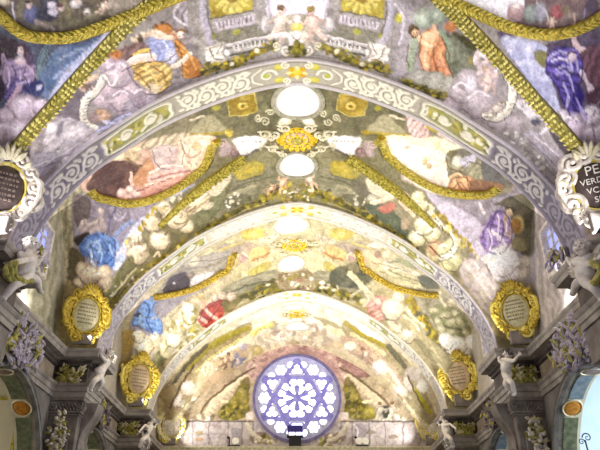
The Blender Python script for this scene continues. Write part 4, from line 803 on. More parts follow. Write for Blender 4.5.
def paint_end(c):
    c.B(297, 400, 200, 90, (206, 190, 166), soft=.5)
    c.P([(190, 424), (206, 396), (228, 366), (256, 346), (297, 338), (338, 346), (366, 366), (390, 396), (404, 424)], (202, 184, 154), col2=(184, 164, 138))
    # rosy clouds of cherubs round the window
    c.P([(240, 392), (242, 372), (256, 356), (276, 346), (297, 342), (318, 346), (340, 356), (352, 372), (354, 392), (340, 380), (297, 352), (254, 380)], (196, 156, 156), col2=(214, 180, 176)); c.P([(336, 356), (356, 358), (374, 372), (362, 378), (346, 374)], (166, 124, 124), col2=(186, 144, 142))
    for k, t in enumerate(np.linspace(205, 335, 12)): c.B(297 + 51 * math.cos(math.radians(t)), 396 + 50 * math.sin(math.radians(t)), 4.2, 3.4, (206, 170, 166) if k % 2 else (186, 142, 146), hi=(230, 204, 196))
    for k in (215, 250, 290, 325): c.cherub(297 + 53 * math.cos(math.radians(k)), 395 + 52 * math.sin(math.radians(k)), 2.6, (216, 176, 168))
    for sx in (-1, 1):
        def m(pts): return [(297 + sx * (x - 297), y) for x, y in pts]
        # painted arch with ribbed soffit
        c.L(m([(196, 424), (206, 404), (224, 388), (242, 374), (254, 368)]), (128, 108, 80), 2.2); c.L(m([(203, 424), (214, 404), (230, 390), (246, 378)]), (222, 204, 176), 8)
        for k in range(12): c.L(m([(205 + k * 3.6, 414 - k * 3.2), (211 + k * 3.6, 418 - k * 3.2)]), (178, 158, 126), 1)
        # olive trophies of arms
        c.P(m([(218, 412), (226, 404), (234, 396), (238, 386), (246, 378), (250, 386), (248, 400), (250, 414), (238, 420), (222, 420)]), (148, 136, 56), col2=(120, 108, 48)); c.B(297 + sx * (242 - 297), 395, 6, 8, (158, 144, 70), hi=(184, 170, 100)); c.B(297 + sx * (224 - 297), 412, 6, 6, (168, 156, 64), hi=(190, 178, 96)); c.L(m([(222, 402), (230, 402)]), (226, 214, 176), 3); c.B(297 + sx * (246 - 297), 381, 3.4, 4, (152, 132, 88)); c.D(m([(220, 410), (236, 396), (248, 384), (248, 416), (224, 420)]), 44, OLIVE + [(190, 170, 90)], (1, 2))
        c.B(297 + sx * (250 - 297), 416, 5, 4, (226, 212, 206)); c.D(m([(188, 420), (214, 410), (214, 424), (190, 424)]), 24, STUC + [(160, 140, 110)], (1.2, 2.4))
    c.B(386, 412, 7, 7, (84, 86, 72)); c.cherub(392, 410, 4.4, (222, 206, 190)); c.cherub(380, 410, 4, (200, 190, 180))
    # ashlar band with painted panels
    c.P([(120, 421), (480, 421), (480, 460), (120, 460)], (196, 186, 186), col2=(182, 170, 172), smooth=False)
    for x in (175, 193, 209, 228, 242, 253, 341, 352, 369, 385, 403, 420): c.L([(x, 421), (x, 444)], (136, 124, 126), 1.1, smooth=False)
    c.L([(150, 421.5), (252, 421.5)], (120, 108, 108), 1.4, smooth=False); c.L([(342, 421.5), (450, 421.5)], (120, 108, 108), 1.4, smooth=False); c.L([(150, 434), (226, 434)], (170, 158, 160), 1, smooth=False)
    c.P([(250, 438), (254, 433), (264, 432), (270, 437), (266, 443), (254, 443)], (156, 130, 124)); c.P([(325, 434), (340, 433), (346, 437), (340, 443), (328, 443)], (156, 130, 126)); c.B(199, 433, 4, 1.8, (170, 152, 110)); c.B(199, 439, 4, 1.8, (186, 150, 120)); c.B(371, 432, 5, 2, (166, 152, 140)); c.B(393, 437, 5, 2, (156, 140, 126))
    c.P([(232, 428), (241, 428), (241, 437), (232, 437)], (160, 152, 160), smooth=False); c.P([(354, 424), (366, 424), (366, 437), (354, 437)], (170, 160, 172), smooth=False); c.L([(354, 424), (358, 432), (354, 440)], (224, 214, 220), 1.6)
    for sx in (-1, 1): c.L([(297 + sx * 25, 443), (297 + sx * 42, 436), (297 + sx * 50, 424)], (206, 196, 176), 4); c.D([(297 + sx * 20, 440), (297 + sx * 40, 432), (297 + sx * 44, 444), (297 + sx * 24, 448)], 14, OLIVE + STUC, (1, 2))

# ---------------------------------------------------------------- materials
M = {}
M['fresco'] = paint_mat('painted plaster', rough=0.42, grain=0.30, scale=13)
M['rib'] = paint_mat('painted stucco band', rough=0.5, grain=0.14, scale=14)
M['endwall'] = paint_mat('painted end wall', rough=0.55, grain=0.22, scale=9)
M['gold'] = mat('burnished gilt', (216, 188, 62), rough=0.38, metal=0.25, col2=(150, 124, 34), scale=16, bump=0.35, spec=0.5)
M['gold_bright'] = mat('bright yellow gilt', (244, 210, 44), rough=0.36, metal=0.2, col2=(206, 168, 24), scale=16, bump=0.3, spec=0.5)
M['gold_green'] = mat('greenish gilt leaf', (206, 190, 84), rough=0.42, metal=0.2, col2=(134, 122, 36), scale=14, bump=0.3, spec=0.4)
M['gold_pale'] = mat('pale gilt', (238, 222, 128), rough=0.4, metal=0.15, col2=(206, 186, 70), scale=16, bump=0.25)
M['white'] = mat('white stucco', (236, 228, 216), rough=0.55, col2=(196, 184, 170), scale=9, bump=0.2)
M['ivory'] = mat('ivory stucco', (232, 224, 196), rough=0.55, col2=(196, 186, 150), scale=9, bump=0.2)
M['lilac'] = mat('lilac grey stucco', (184, 174, 196), rough=0.6, col2=(120, 110, 128), scale=12, bump=0.25)
M['leafgreen'] = mat('yellow green stucco leaf', (196, 188, 104), rough=0.6, col2=(128, 124, 62), scale=12, bump=0.25)
M['stone'] = mat('grey stone', (150, 142, 136), rough=0.65, col2=(112, 104, 100), scale=3.5, bump=0.2, bscale=30)
M['stone_dark'] = mat('dark grey marbled stone', (104, 94, 88), rough=0.6, col2=(70, 62, 58), scale=3, bump=0.2, bscale=24)
M['frieze'] = mat('frieze stone', (132, 118, 108), rough=0.65, col2=(96, 88, 84), scale=4, bump=0.25, bscale=26)
M['marble'] = mat('veined ochre marble panel', (160, 148, 132), rough=0.45, col2=(128, 112, 96), scale=3, bump=0.05)
M['wall'] = mat('grey chapel wall', (146, 140, 134), rough=0.7, col2=(120, 114, 108), scale=2, bump=0.1)
M['cream'] = mat('cream chapel plaster', (214, 206, 180), rough=0.7, col2=(196, 188, 164), scale=2, bump=0.1)
M['bluewhite'] = mat('chapel plaster with blue light cast', (222, 236, 246), rough=0.7, col2=(208, 228, 242), scale=2, bump=0.05)  # white wall; bluish cast of the chapel light is in the colour
M['floor'] = mat('polished marble floor', (150, 140, 128), rough=0.3, col2=(110, 100, 92), scale=1.2, bump=0.02)
M['oval'] = mat('white painted oval', (246, 240, 232), rough=0.5, col2=(234, 222, 212), scale=4, bump=0.05)
M['greyframe'] = mat('green grey moulding', (176, 172, 148), rough=0.55, col2=(136, 132, 108), scale=10, bump=0.2)
M['pink'] = mat('rose tinted stucco', (236, 206, 180), rough=0.5, col2=(206, 168, 140), scale=12, bump=0.2)
M['plaque'] = mat('dark brown plaque', (96, 82, 78), rough=0.45, col2=(66, 54, 52), scale=8, bump=0.1)
M['plaque_ivory'] = mat('ivory inscription plaque', (214, 208, 176), rough=0.5, col2=(186, 178, 132), scale=10, bump=0.1)
M['plaque_tan'] = mat('tan inscription plaque', (214, 190, 158), rough=0.5, col2=(184, 158, 122), scale=10, bump=0.1)
M['letter'] = mat('letters', (238, 232, 220), rough=0.5, var=0.05, bump=0)
M['ink'] = mat('faded inscription', (146, 132, 104), rough=0.6, var=0.1, bump=0)
M['orange'] = mat('orange painted roundel', (204, 142, 54), rough=0.5, col2=(168, 108, 36), scale=12, bump=0.1)
M['green'] = mat('green painted panel', (124, 130, 102), rough=0.5, col2=(88, 94, 72), scale=9, bump=0.1)
M['blue'] = mat('blue grey painted panel', (138, 152, 160), rough=0.5, col2=(104, 120, 134), scale=9, bump=0.1)
M['brown'] = mat('brown painted roundel', (140, 118, 108), rough=0.5, col2=(108, 88, 82), scale=9, bump=0.1)
M['tracery'] = mat('tracery stone with blue light spill', (158, 154, 226), rough=0.6, col2=(128, 124, 212), scale=4, bump=0.1)  # blue light spilling over the stone is put into its base colour
M['iron'] = mat('black wrought iron', (40, 44, 60), rough=0.5, metal=0.6, var=0.2, bump=0.1)
M['lamp_black'] = mat('black lamp housing', (38, 36, 40), rough=0.5, var=0.2, bump=0.05)
M['lamp_blue'] = mat('dark blue lamp housing', (52, 44, 124), rough=0.4, var=0.2, bump=0.05)
M['lamp_white'] = mat('white lamp housing', (236, 232, 222), rough=0.4, var=0.05, bump=0)
M['glass'] = glow('daylit white glass', (236, 240, 255), 2.6)
M['blueglass'] = glow('daylit blue leaded glass', (150, 160, 226), 0.9)
M['putto'] = mat('white stucco figure', (244, 238, 230), rough=0.5, col2=(218, 208, 204), scale=7, bump=0.12)
M['lens'] = glow('floodlight lens', (245, 236, 255), 2.0)

# ---------------------------------------------------------------- vault
def bay_params(b):
    y0, y1 = BAYS[b]
    mid, h = (y0 + y1) / 2, (y1 - y0) / 2
    ds = (.024, .026, .034, .042)[b]
    L = float(np.sum(np.hypot(np.diff(WEBC[:, 0]), np.diff(WEBC[:, 1]))))
    n = int(L / ds)
    s = np.concatenate([[0], np.cumsum(np.hypot(np.diff(WEBC[:, 0]), np.diff(WEBC[:, 1])))])
    xs = np.interp(np.linspace(0, s[-1], n), s, WEBC[:, 0])
    xs = np.concatenate([-xs[:0:-1], xs])
    m = int((y1 - y0) / ds * 1.35)
    t = np.linspace(-1, 1, m)
    ys = mid + h * (.15 * t + .85 * np.sin(t * PI / 2))
    if b == 0: ys = np.concatenate([np.linspace(y0, 6.6, 14), ys[ys > 6.62]])
    return xs, ys

FRAMES = {
    (0, -1): [(226, -24), (200, -12), (168, 1), (134, 15), (100, 28), (68, 37.5), (36, 37.5), (20, 32), (8, 22), (-6, 10), (-34, -10)],
    (0, 1): [(382, -20), (420, -12), (448, 1), (478, 14), (508, 27), (538, 34), (560, 33.5), (580, 28), (602, 16), (634, -6)],
    (1, -1): [(216, 139), (208, 158), (192, 177), (172, 191), (150, 200), (130, 203.5), (110, 200), (94, 194)],
    (1, 1): [(382, 136), (385, 148), (393, 160), (408, 173), (430, 186), (452, 193), (474, 195), (492, 192)],
    (2, -1): [(234, 253), (230, 263), (220, 274), (202, 285), (184, 291.5), (168, 295), (154, 297)],
    (2, 1): [(358, 250), (361, 260), (370, 272), (388, 284), (408, 291), (426, 294.5), (438, 295)],
}
PAINT = [paint_bay0, paint_bay1, paint_bay2, paint_bay3]
BASE = [(158, 148, 146), (150, 144, 120), (186, 176, 146), (210, 196, 164)]
PICS = {}

def in_poly(px, py, poly):
    c = np.zeros(len(px), bool)
    for k in range(len(poly)):
        ax, ay = poly[k]; bx, by = poly[k - 1]
        if abs(ay - by) < 1e-12: continue
        c ^= ((ay > py) != (by > py)) & (px < (bx - ax) * (py - ay) / (by - ay) + ax)
    return c

PIC_LABEL = {
    (0, -1): ('framed ceiling painting of a dark figure group, cut by the top left corner', 'painting'),
    (0, 1): ('framed ceiling painting of a white sky and figures, cut by the top right corner', 'painting'),
    (1, -1): ('framed ceiling painting with a reclining figure in pink drapery, left', 'painting'),
    (1, 1): ('framed ceiling painting of bright white sky and an orange-robed figure, right', 'painting'),
    (2, -1): ('small framed ceiling painting of grey rocks above the seated figure in a blue mantle', 'painting'),
    (2, 1): ('small framed ceiling painting in cream and green above the figure in a leafy green mantle', 'painting'),
}
for b in range(4):
    xs, ys = bay_params(b)
    X, Y = np.meshgrid(xs, ys, indexing='ij')
    V = np.column_stack([X.ravel(), Y.ravel(), vault_z(X, Y, b).ravel()])
    F = quads(len(xs), len(ys))
    cv = Canvas(V, BASE[b], seed=b)
    PAINT[b](cv)
    cv.c = finish(cv, tint=((1, 1, 1), (1.05, 1.0, .88), (1.02, 1, .93), (1.0, 1, .95))[b])
    cen = V[F].mean(1)
    used = np.zeros(len(F), bool)
    for s in (-1, 1):
        if (b, s) not in FRAMES: continue
        fr = [hit(u, v, b) for u, v in FRAMES[(b, s)]]
        y0 = BAYS[b][0]; ym = sum(BAYS[b]) / 2
        if b == 1: fr += [Vector((s * x, ym + dy, float(vault_z(np.array(x), np.array(ym + dy), b)))) for x, dy in ((5.0, .12), (4.9, -.5))]
        poly = [(p.x, p.y) for p in fr] + [(fr[-1].x, y0 - .1), (fr[0].x, y0 - .1)]
        sel = in_poly(cen[:, 0], cen[:, 1], poly) & ~used
        used |= sel
        lab, cat = PIC_LABEL[(b, s)]
        mid = fr[len(fr) // 2]
        t = thing('ceiling_painting', mid, lab, cat, 'framed paintings on the vault')
        ids, inv = np.unique(F[sel], return_inverse=True)
        big_mesh('picture', V[ids], inv.reshape(-1, 4), M['fresco'], None, cv.c[ids], t)
        PICS[(b, s)] = (t, fr)
    ids, inv = np.unique(F[~used], return_inverse=True)
    big_mesh('ceiling', V[ids], inv.reshape(-1, 4), M['fresco'], 'structure', cv.c[ids])
    # lunette walls under the side cells, with the window opening
    y0, y1 = BAYS[b]
    for s in (-1, 1):
        n, m = int((y1 - y0) / .06), 60
        yy = np.linspace(y0 - .8, y1 + .8, n)
        zt = vault_z(np.full(n, WALLX), np.clip(yy, y0, y1), b)
        zt = np.maximum(zt, HC + .05) + .02
        P = np.empty((n, m, 3)); P[:, :, 0] = s * WALLX; P[:, :, 1] = yy[:, None]
        P[:, :, 2] = (HC - 1.1) + (zt - HC + 1.1)[:, None] * np.linspace(0, 1, m)[None, :]
        P = P.reshape(-1, 3)
        c2 = Canvas(P, (170, 162, 152), seed=9)
        g = fbm(P[:, 1] * 5, P[:, 2] * .8, 3)[:, None]
        c2.c = c2.c * (.75 + .5 * g)
        if b == 1: PAINT[1](c2)
        Fw = quads(n, m)
        cw = P[Fw].mean(1)
        mid = (y0 + y1) / 2
        op = (np.abs(cw[:, 1] - mid) < .5) & (cw[:, 2] > HC + 1.2) & (cw[:, 2] < HC + 2.3)
        ids, inv = np.unique(Fw[~op], return_inverse=True)
        big_mesh('wall_left' if s < 0 else 'wall_right', P[ids], inv.reshape(-1, 4), M['fresco'], 'structure', c2.c[ids])
        if b == 0: continue
        mb = MB(); xo = s * (WALLX + .12)
        mb.box((xo, mid, HC + 1.75), (.03, 1.0, 1.1))
        side = 'left' if s < 0 else 'right'
        w = mb.build('window_%d' % (2 * b + (s > 0)), M['blueglass'], kind='structure')
        fb = MB()
        for dy in (-.52, .52): fb.box((s * (WALLX + .05), mid + dy, HC + 1.75), (.2, .08, 1.22))
        for dz in (1.18, 2.32): fb.box((s * (WALLX + .05), mid, HC + dz), (.2, 1.0, .08))
        for dy in (-.17, .17): fb.box((s * (WALLX + .08), mid + dy, HC + 1.75), (.05, .03, 1.1))
        for dz in (1.5, 1.8, 2.1): fb.box((s * (WALLX + .08), mid, HC + dz), (.045, 1.0, .03))
        fb.build('window_frame', M['white'], w)

# ---------------------------------------------------------------- transverse arches
def curve_full(C, n):
    P = np.vstack([np.column_stack([-C[:0:-1, 0], C[:0:-1, 1]]), C])
    s = np.concatenate([[0], np.cumsum(np.hypot(np.diff(P[:, 0]), np.diff(P[:, 1])))])
    t = np.linspace(0, s[-1], n)
    return np.interp(t, s, P[:, 0]), np.interp(t, s, P[:, 1]), t - s[-1] / 2

class Flat(Canvas):
    def __init__(self, u, v, base):
        self.u = u + .5 * (fbm(u / 3, v / 3, 5) - .5); self.v = v + .5 * (fbm(u / 3, v / 3, 6) - .5)
        self.c = np.empty((len(u), 3)); self.c[:] = lin(base); self.rng = np.random.RandomState(3)

def arch_ornament(c, half, bg, fg, side_bg, side_fg, rich, green=(150, 152, 92)):
    """acanthus scrolls, roundels and long cartouches; 1 unit = 2.5 cm"""
    W = RIBW * 40; mid = W / 2
    H = half * 40
    lim = H * .52
    for s in (-1, 1):
        c.P([(s * lim, -2), (s * (H + 10), -2), (s * (H + 10), W + 2), (s * lim, W + 2)], side_bg, soft=40, smooth=False)
        c.P([(s * lim * 1.3, -2), (s * (H + 10), -2), (s * (H + 10), W + 2), (s * lim * 1.3, W + 2)], side_bg, soft=4, smooth=False)
    def scrolls(a, b, f):
        n = max(1, int(abs(b - a) / 15)); st = (b - a) / n
        up = 1
        for k in range(n):
            x = a + st * (k + .5)
            c.S(x, mid + up * 1.5, 8.2, f, 2.6, turns=1.7, start=90 * up, sgn=up if st > 0 else -up)
            c.B(x, mid + up * 1.5, 2.2, 2.2, f)
            c.L([(x - st * .55, mid - up * 8), (x - st * .1, mid - up * 9), (x + st * .45, mid + up * 6)], f, [3, 2.2])
            for q in (-.35, .05, .4): c.B(x + st * q, mid - up * (8.5 - abs(q) * 5), 2.6, 1.7, f, rot=40 * up + 90 * q)
            for q in (-.45, .45): c.B(x + st * q, mid + up * 9.5, 2.4, 1.5, f, rot=-30 * up)
            up = -up
    for e in (4.4, W - 4.4): c.L([(-H - 5, e), (H + 5, e)], tuple(np.array(bg) * .74), 1.0, smooth=False)
    # centre rosette
    c.B(0, mid, 7.5, 6, (222, 186, 36), hi=(236, 206, 80))
    for k in range(8): c.B(6.5 * math.cos(k * PI / 4), mid + 5.4 * math.sin(k * PI / 4), 2.6, 1.8, (206, 160, 24) if k % 2 else (236, 220, 150), rot=k * 45)
    for sx in (-1, 1):
        for sy in (-1, 1): c.B(sx * 14, mid + sy * 7.5, 5, 3.6, (196, 186, 66), hi=(216, 206, 110)); c.S(sx * 9, mid + sy * 9, 4, fg, 1.8, start=90 * sy, sgn=sx)
        c.S(sx * 24, mid, 7.5, fg, 2.2, turns=1.2, start=0 if sx < 0 else 180, sgn=sx); c.B(sx * 25, mid, 3, 2, (186, 190, 70)); c.L([(sx * 29, mid - 9), (sx * 36, mid - 4), (sx * 37, mid), (sx * 36, mid + 4), (sx * 29, mid + 9)], fg, 1.6)
        scrolls(sx * 40, sx * 100, fg)
        # long cartouche with gilt leaves
        a, b = sx * 106, sx * 168
        c.P([(a, mid), (a + sx * 5, mid - 10), (b - sx * 5, mid - 10), (b, mid), (b - sx * 5, mid + 10), (a + sx * 5, mid + 10)], fg); c.P([(a + sx * 3, mid), (a + sx * 7, mid - 8), (b - sx * 7, mid - 8), (b - sx * 3, mid), (b - sx * 7, mid + 8), (a + sx * 7, mid + 8)], green, col2=(176, 168, 128))
        for q in (.16, .5, .84): c.B(a + (b - a) * q, mid, 4.6, 5.6, (188, 176, 70) if rich else (186, 176, 100), hi=(206, 196, 110)); c.D([(a + (b - a) * (q - .13), mid - 7), (a + (b - a) * (q + .13), mid - 7), (a + (b - a) * (q + .13), mid + 7), (a + (b - a) * (q - .13), mid + 7)], 14, [(196, 186, 96), (150, 146, 80), fg], (1.1, 2.2))
        for q in (.32, .68): c.B(a + (b - a) * q, mid + 1, 5, 4, fg, hi=fg); c.S(a + (b - a) * q, mid, 6, fg, 1.8, sgn=sx)
        f2 = tuple((np.array(fg) + np.array(side_fg)) / 2)
        scrolls(sx * 174, sx * 224, f2)
        scrolls(sx * 228, sx * (H - 2), side_fg)

ARCH = [
    (1, (178, 170, 152), (236, 230, 206), (126, 118, 136), (164, 158, 174), True, 'nearest painted stucco arch across the vault, cream scrolls around a gold rosette', (206, 198, 196)),
    (2, (214, 206, 184), (240, 236, 222), (158, 150, 160), (196, 190, 196), False, 'second stucco arch across the vault, behind the big gold boss', (222, 216, 206)),
    (3, (236, 230, 214), (246, 242, 232), (184, 174, 158), (206, 200, 190), False, 'third and smallest stucco arch across the vault, nearest the rose window', (236, 230, 220)),
]
for (k, bg, fg, sbg, sfg, rich, lab, edge) in ARCH:
    n = (760, 600, 460)[k - 1]
    x, z, s = curve_full(RIBC, n)
    tx, tz = np.gradient(x), np.gradient(z); tl = np.hypot(tx, tz); tx, tz = tx / tl, tz / tl
    nx, nz = tz, -tx                                  # towards the nave
    nw = (44, 36, 30)[k - 1]
    W = RIBW
    sec = [(0, -.9 + .022 * q) for q in range(40)] + [(0, -.02), (0, 0), (.02, .012), (.045, .012), (.06, -.012)]
    sec += [(w, -.02) for w in np.linspace(.075, W - .075, nw)]
    sec += [(W - .06, -.012), (W - .045, .012), (W - .02, .012), (W, 0), (W, -.10), (W, -.75)]
    sec = np.array(sec)
    w = np.clip(sec[:, 0], 0, W)
    uu = np.repeat(s[:, None] * 40, len(sec), 1); vv = np.repeat(w[None, :] * 40, n, 0)
    c = Flat(uu.ravel(), vv.ravel(), bg)
    arch_ornament(c, s[-1], bg, fg, sbg, sfg, rich)
    cc = c.c.reshape(n, len(sec), 3)
    lum = cc.mean(2); lb = lin(bg).mean() * .9
    rel = np.clip((lum - np.where(np.abs(s)[:, None] * 40 > s[-1] * 22, lin(sbg).mean(), lb)) / .25, 0, 1) * .03
    inner = (sec[:, 0] > .07) & (sec[:, 0] < W - .07) & (sec[:, 1] > -.05)
    hgt = np.repeat(sec[None, :, 1], n, 0) + np.where(inner[None, :], rel, 0)
    rim = ~inner
    e = lin(edge)
    sfac = np.clip((np.abs(s) / s[-1] - .5) / .35, 0, 1)[:, None, None]
    ecol = e[None, None, :] * (1 - sfac) + lin(tuple(np.array(sbg) * 1.22))[None, None, :] * sfac
    cc = np.where(rim[None, :, None], ecol, cc)
    face = (sec[:, 0] < .001) & (sec[:, 1] < -.03)
    P = np.empty((n, len(sec), 3))
    P[:, :, 0] = x[:, None] + nx[:, None] * hgt; P[:, :, 1] = RIBY[k] + sec[None, :, 0]; P[:, :, 2] = z[:, None] + nz[:, None] * hgt
    fp = P[:, face].reshape(-1, 3)
    fc = Canvas(fp, BASE[k - 1], seed=k + 40); PAINT[k - 1](fc)
    cc[:, face] = finish(fc, tint=((1, 1, 1), (1.05, 1.0, .88), (1.02, 1, .93))[k - 1]).reshape(n, -1, 3)
    o = big_mesh('transverse_arch', P.reshape(-1, 3), quads(n, len(sec)), M['rib'], None, cc.reshape(-1, 3))
    o['label'] = lab; o['category'] = 'arch'; o['group'] = 'stucco arches across the vault'

# ---------------------------------------------------------------- entablature
M['cornice'] = mat('light grey cornice stone', (176, 168, 160), rough=0.6, col2=(140, 132, 126), scale=3.5, bump=0.15, bscale=30)
XF, XB = 5.71, 4.95                       # frieze face on the wall, on the pilaster blocks
BLOCKS = [(k, RIBY[k] - .13, RIBY[k] + .93) for k in (1, 2, 3)]
def base_path(x_sign):
    P = [(-XF, 4.0)]
    for k, a, b in BLOCKS: P += [(-XF, a), (-XB, a), (-XB, b), (-XF, b)]
    P += [(-XF, ENDY)]
    return [(x * (-x_sign), y) for x, y in P] if x_sign > 0 else P
PROFILE = [(-.3, 3.80), (.05, 3.80), (.05, 3.90), (.08, 3.92), (.08, 4.02), (.12, 4.05), (.14, 4.10), (.0, 4.12), (.0, 4.50), (.05, 4.53), (.05, 4.58), (.10, 4.62), (.10, 4.66),
           (.25, 4.69), (.26, 4.75), (.26, 4.78), (.29, 4.81), (.30, 4.85), (.30, 4.88), (-.3, 4.885)]
def offset_path(P, d, sgn):
    """offset an axis-aligned path towards the nave by d (path runs up the nave, nave on the right for sgn=-1)"""
    out = []
    n = len(P)
    for i, (x, y) in enumerate(P):
        nx = ny = 0
        for j in (i - 1, i):
            if 0 <= j < n - 1:
                dx, dy = P[j + 1][0] - P[j][0], P[j + 1][1] - P[j][1]
                l = math.hypot(dx, dy)
                a, b = dy / l, -dx / l
                if sgn > 0: a, b = -a, -b
                if abs(a) > .5: nx = a
                if abs(b) > .5: ny = b
        out.append((x + nx * d, y + ny * d))
    return out
for sgn, nm in ((-1, 'trim_1'), (1, 'trim_2')):
    P = base_path(sgn)
    mb = MB()
    rows = []
    for d, z in PROFILE:
        rows.append([(x, y, z) for x, y in offset_path(P, d, sgn)])
    mb.grid(rows)
    o = mb.build(nm, M['cornice'], kind='structure')
    o.data.materials.append(M['stone_dark'])
    for p in o.data.polygons:
        if 4.10 < p.center.z - EYE < 4.66: p.material_index = 1
mb = MB()
mb.grid([[(-6, ENDY - d + .02, z), (6, ENDY - d + .02, z)] for d, z in PROFILE])
mb.build('trim_3', M['ivory'], kind='structure')

# ---------------------------------------------------------------- end wall with the round opening
RC = (0.0, 6.906); RR = 1.83
n, m = 290, 160
xx = np.linspace(-5.9, 5.9, n); zz = np.linspace(HC - .1, 9.9, m)
X, Z = np.meshgrid(xx, zz, indexing='ij')
V = np.column_stack([X.ravel(), np.full(X.size, ENDY), Z.ravel()])
F = quads(n, m)
cv = Canvas(V, (206, 190, 160), seed=21)
paint_end(cv)
cv.c = finish(cv)
ce = V[F].mean(1)
keep = np.hypot(ce[:, 0] - RC[0], ce[:, 2] - RC[1]) > RR - .02
ids, inv = np.unique(F[keep], return_inverse=True)
big_mesh('wall_back', V[ids], inv.reshape(-1, 4), M['endwall'], 'structure', cv.c[ids])
mb = MB(); mb.box((0, ENDY + .1, 1.1), (11.8, .2, 5.6)); mb.build('wall_back', M['wall'], kind='structure')

# ---------------------------------------------------------------- rose window
rose = thing('rose_window', (RC[0], ENDY, RC[1] - RR), 'round rose window with blue star tracery and bright white glass, in the end wall', 'window')
def ring(name, m, r0, r1, y0, y1, nseg=96, parent=rose):
    mb = MB(); rows = []
    for r, y in ((r0, y0), (r1, y0), (r1, y1), (r0, y1), (r0, y0)):
        rows.append([(RC[0] + r * math.cos(2 * PI * k / nseg), y, RC[1] + r * math.sin(2 * PI * k / nseg)) for k in range(nseg)])
    mb.grid(rows, closed_v=True)
    return mb.build(name, m, parent)
M['roseframe'] = mat('lavender grey window moulding', (128, 120, 168), rough=0.6, col2=(100, 92, 140), scale=5, bump=0.1)
M['rosefield'] = mat('lilac stone field with bloom', (206, 206, 236), rough=0.6, col2=(180, 180, 224), scale=5, bump=0.1)  # paleness stands for window bloom near the rim, put into the stone colour
ring('outer_moulding', M['roseframe'], RR - .055, RR + .05, ENDY - .1, ENDY + .3)
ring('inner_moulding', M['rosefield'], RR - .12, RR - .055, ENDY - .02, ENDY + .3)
def seg_d(px, pz, a, b):
    ex, ez = b[0] - a[0], b[1] - a[1]
    t = np.clip(((px - a[0]) * ex + (pz - a[1]) * ez) / (ex * ex + ez * ez), 0, 1)
    return np.hypot(px - a[0] - t * ex, pz - a[1] - t * ez)
def rose_open(x, z):
    x, z = x / 1.07, z / 1.07
    r = np.hypot(x, z); op = np.zeros(x.shape, bool)
    a = np.arctan2(z, x)
    def lobes(cx, cz, n, rd, rr, rot=0, core=None):
        o = np.hypot(x - cx, z - cz) < (core if core is not None else rr * .55)
        for k in range(n):
            t = rot + 2 * PI * k / n
            o |= np.hypot(x - cx - rd * math.cos(t), z - cz - rd * math.sin(t)) < rr
        return o
    R0 = RR - .24
    for k in range(6):
        t = PI / 2 + k * PI / 3
        # heart shaped petals of the middle flower
        for s in (-.30, .30):
            q = t + PI / 6 + s
            op |= np.hypot(x - .63 * math.cos(q), z - .63 * math.sin(q)) < .155
        q = t + PI / 6
        rad = x * math.cos(q) + z * math.sin(q); lat = -x * math.sin(q) + z * math.cos(q)
        op |= (rad > .16) & (rad < .58) & (np.abs(lat) < .02 + (rad - .14) * .33)
        op &= ~(np.hypot(x - .58 * math.cos(q), z - .58 * math.sin(q)) < .065)
        # trefoil in each star point
        op |= lobes(1.13 * math.cos(t), 1.13 * math.sin(t), 3, .115, .11, t)
        # six-lobed light between the points
        op |= lobes(1.30 * math.cos(q), 1.30 * math.sin(q), 6, .15, .085, q, .09) if k in (0, 1, 2, 3, 4, 5) else op
        for s in (-.33, .33):
            qq = q + s
            cx, cz = 1.36 * math.cos(qq), 1.36 * math.sin(qq)
            op |= (np.hypot(x - cx, z - cz) < .14) & (r < R0 - .03)
        for s in (-.2, .2):
            op |= np.hypot(x - 1.02 * math.cos(q + s * 1.1), z - 1.02 * math.sin(q + s * 1.1)) < .04
    for tri in (0, 1):
        pts = [(R0 * math.cos(PI / 2 + tri * PI / 3 + k * 2 * PI / 3), R0 * math.sin(PI / 2 + tri * PI / 3 + k * 2 * PI / 3)) for k in range(3)]
        for k in range(3): op &= seg_d(x, z, pts[k], pts[k - 1]) > .05
    for k in range(6):
        t = PI / 2 + k * PI / 3
        op &= seg_d(x, z, (0, 0), (.9 * math.cos(t), .9 * math.sin(t))) > .03
    return op & (r < R0)
g = np.linspace(-RR, RR, 190)
X, Z = np.meshgrid(g, g, indexing='ij')
V = np.column_stack([X.ravel() + RC[0], np.full(X.size, ENDY + .08), Z.ravel() + RC[1]])
F = quads(190, 190); ce = V[F].mean(1)
cx, cz = ce[:, 0] - RC[0], ce[:, 2] - RC[1]
solid = ~rose_open(cx, cz) & (np.hypot(cx, cz) < RR - .1)
# field paled for bloom between the star and the rim, blue bars of the star
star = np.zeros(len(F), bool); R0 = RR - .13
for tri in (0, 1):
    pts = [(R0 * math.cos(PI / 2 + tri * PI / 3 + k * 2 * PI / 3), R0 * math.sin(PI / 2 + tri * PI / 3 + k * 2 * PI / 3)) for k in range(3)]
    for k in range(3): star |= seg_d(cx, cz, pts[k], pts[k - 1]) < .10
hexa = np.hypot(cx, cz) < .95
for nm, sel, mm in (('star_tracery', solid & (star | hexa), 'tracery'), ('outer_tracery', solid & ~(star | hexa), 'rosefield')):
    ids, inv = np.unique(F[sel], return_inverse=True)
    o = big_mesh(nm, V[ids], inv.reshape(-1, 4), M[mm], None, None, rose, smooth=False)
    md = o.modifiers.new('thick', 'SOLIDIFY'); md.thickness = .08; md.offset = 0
mb = MB()
mb.prism([((RR - .15) * math.cos(2 * PI * k / 64), (RR - .15) * math.sin(2 * PI * k / 64)) for k in range(64)], ((RC[0], ENDY + .16, RC[1]), (1, 0, 0), (0, 0, 1), (0, 1, 0)), .02)
mb.build('glass', M['glass'], rose, smooth=False)

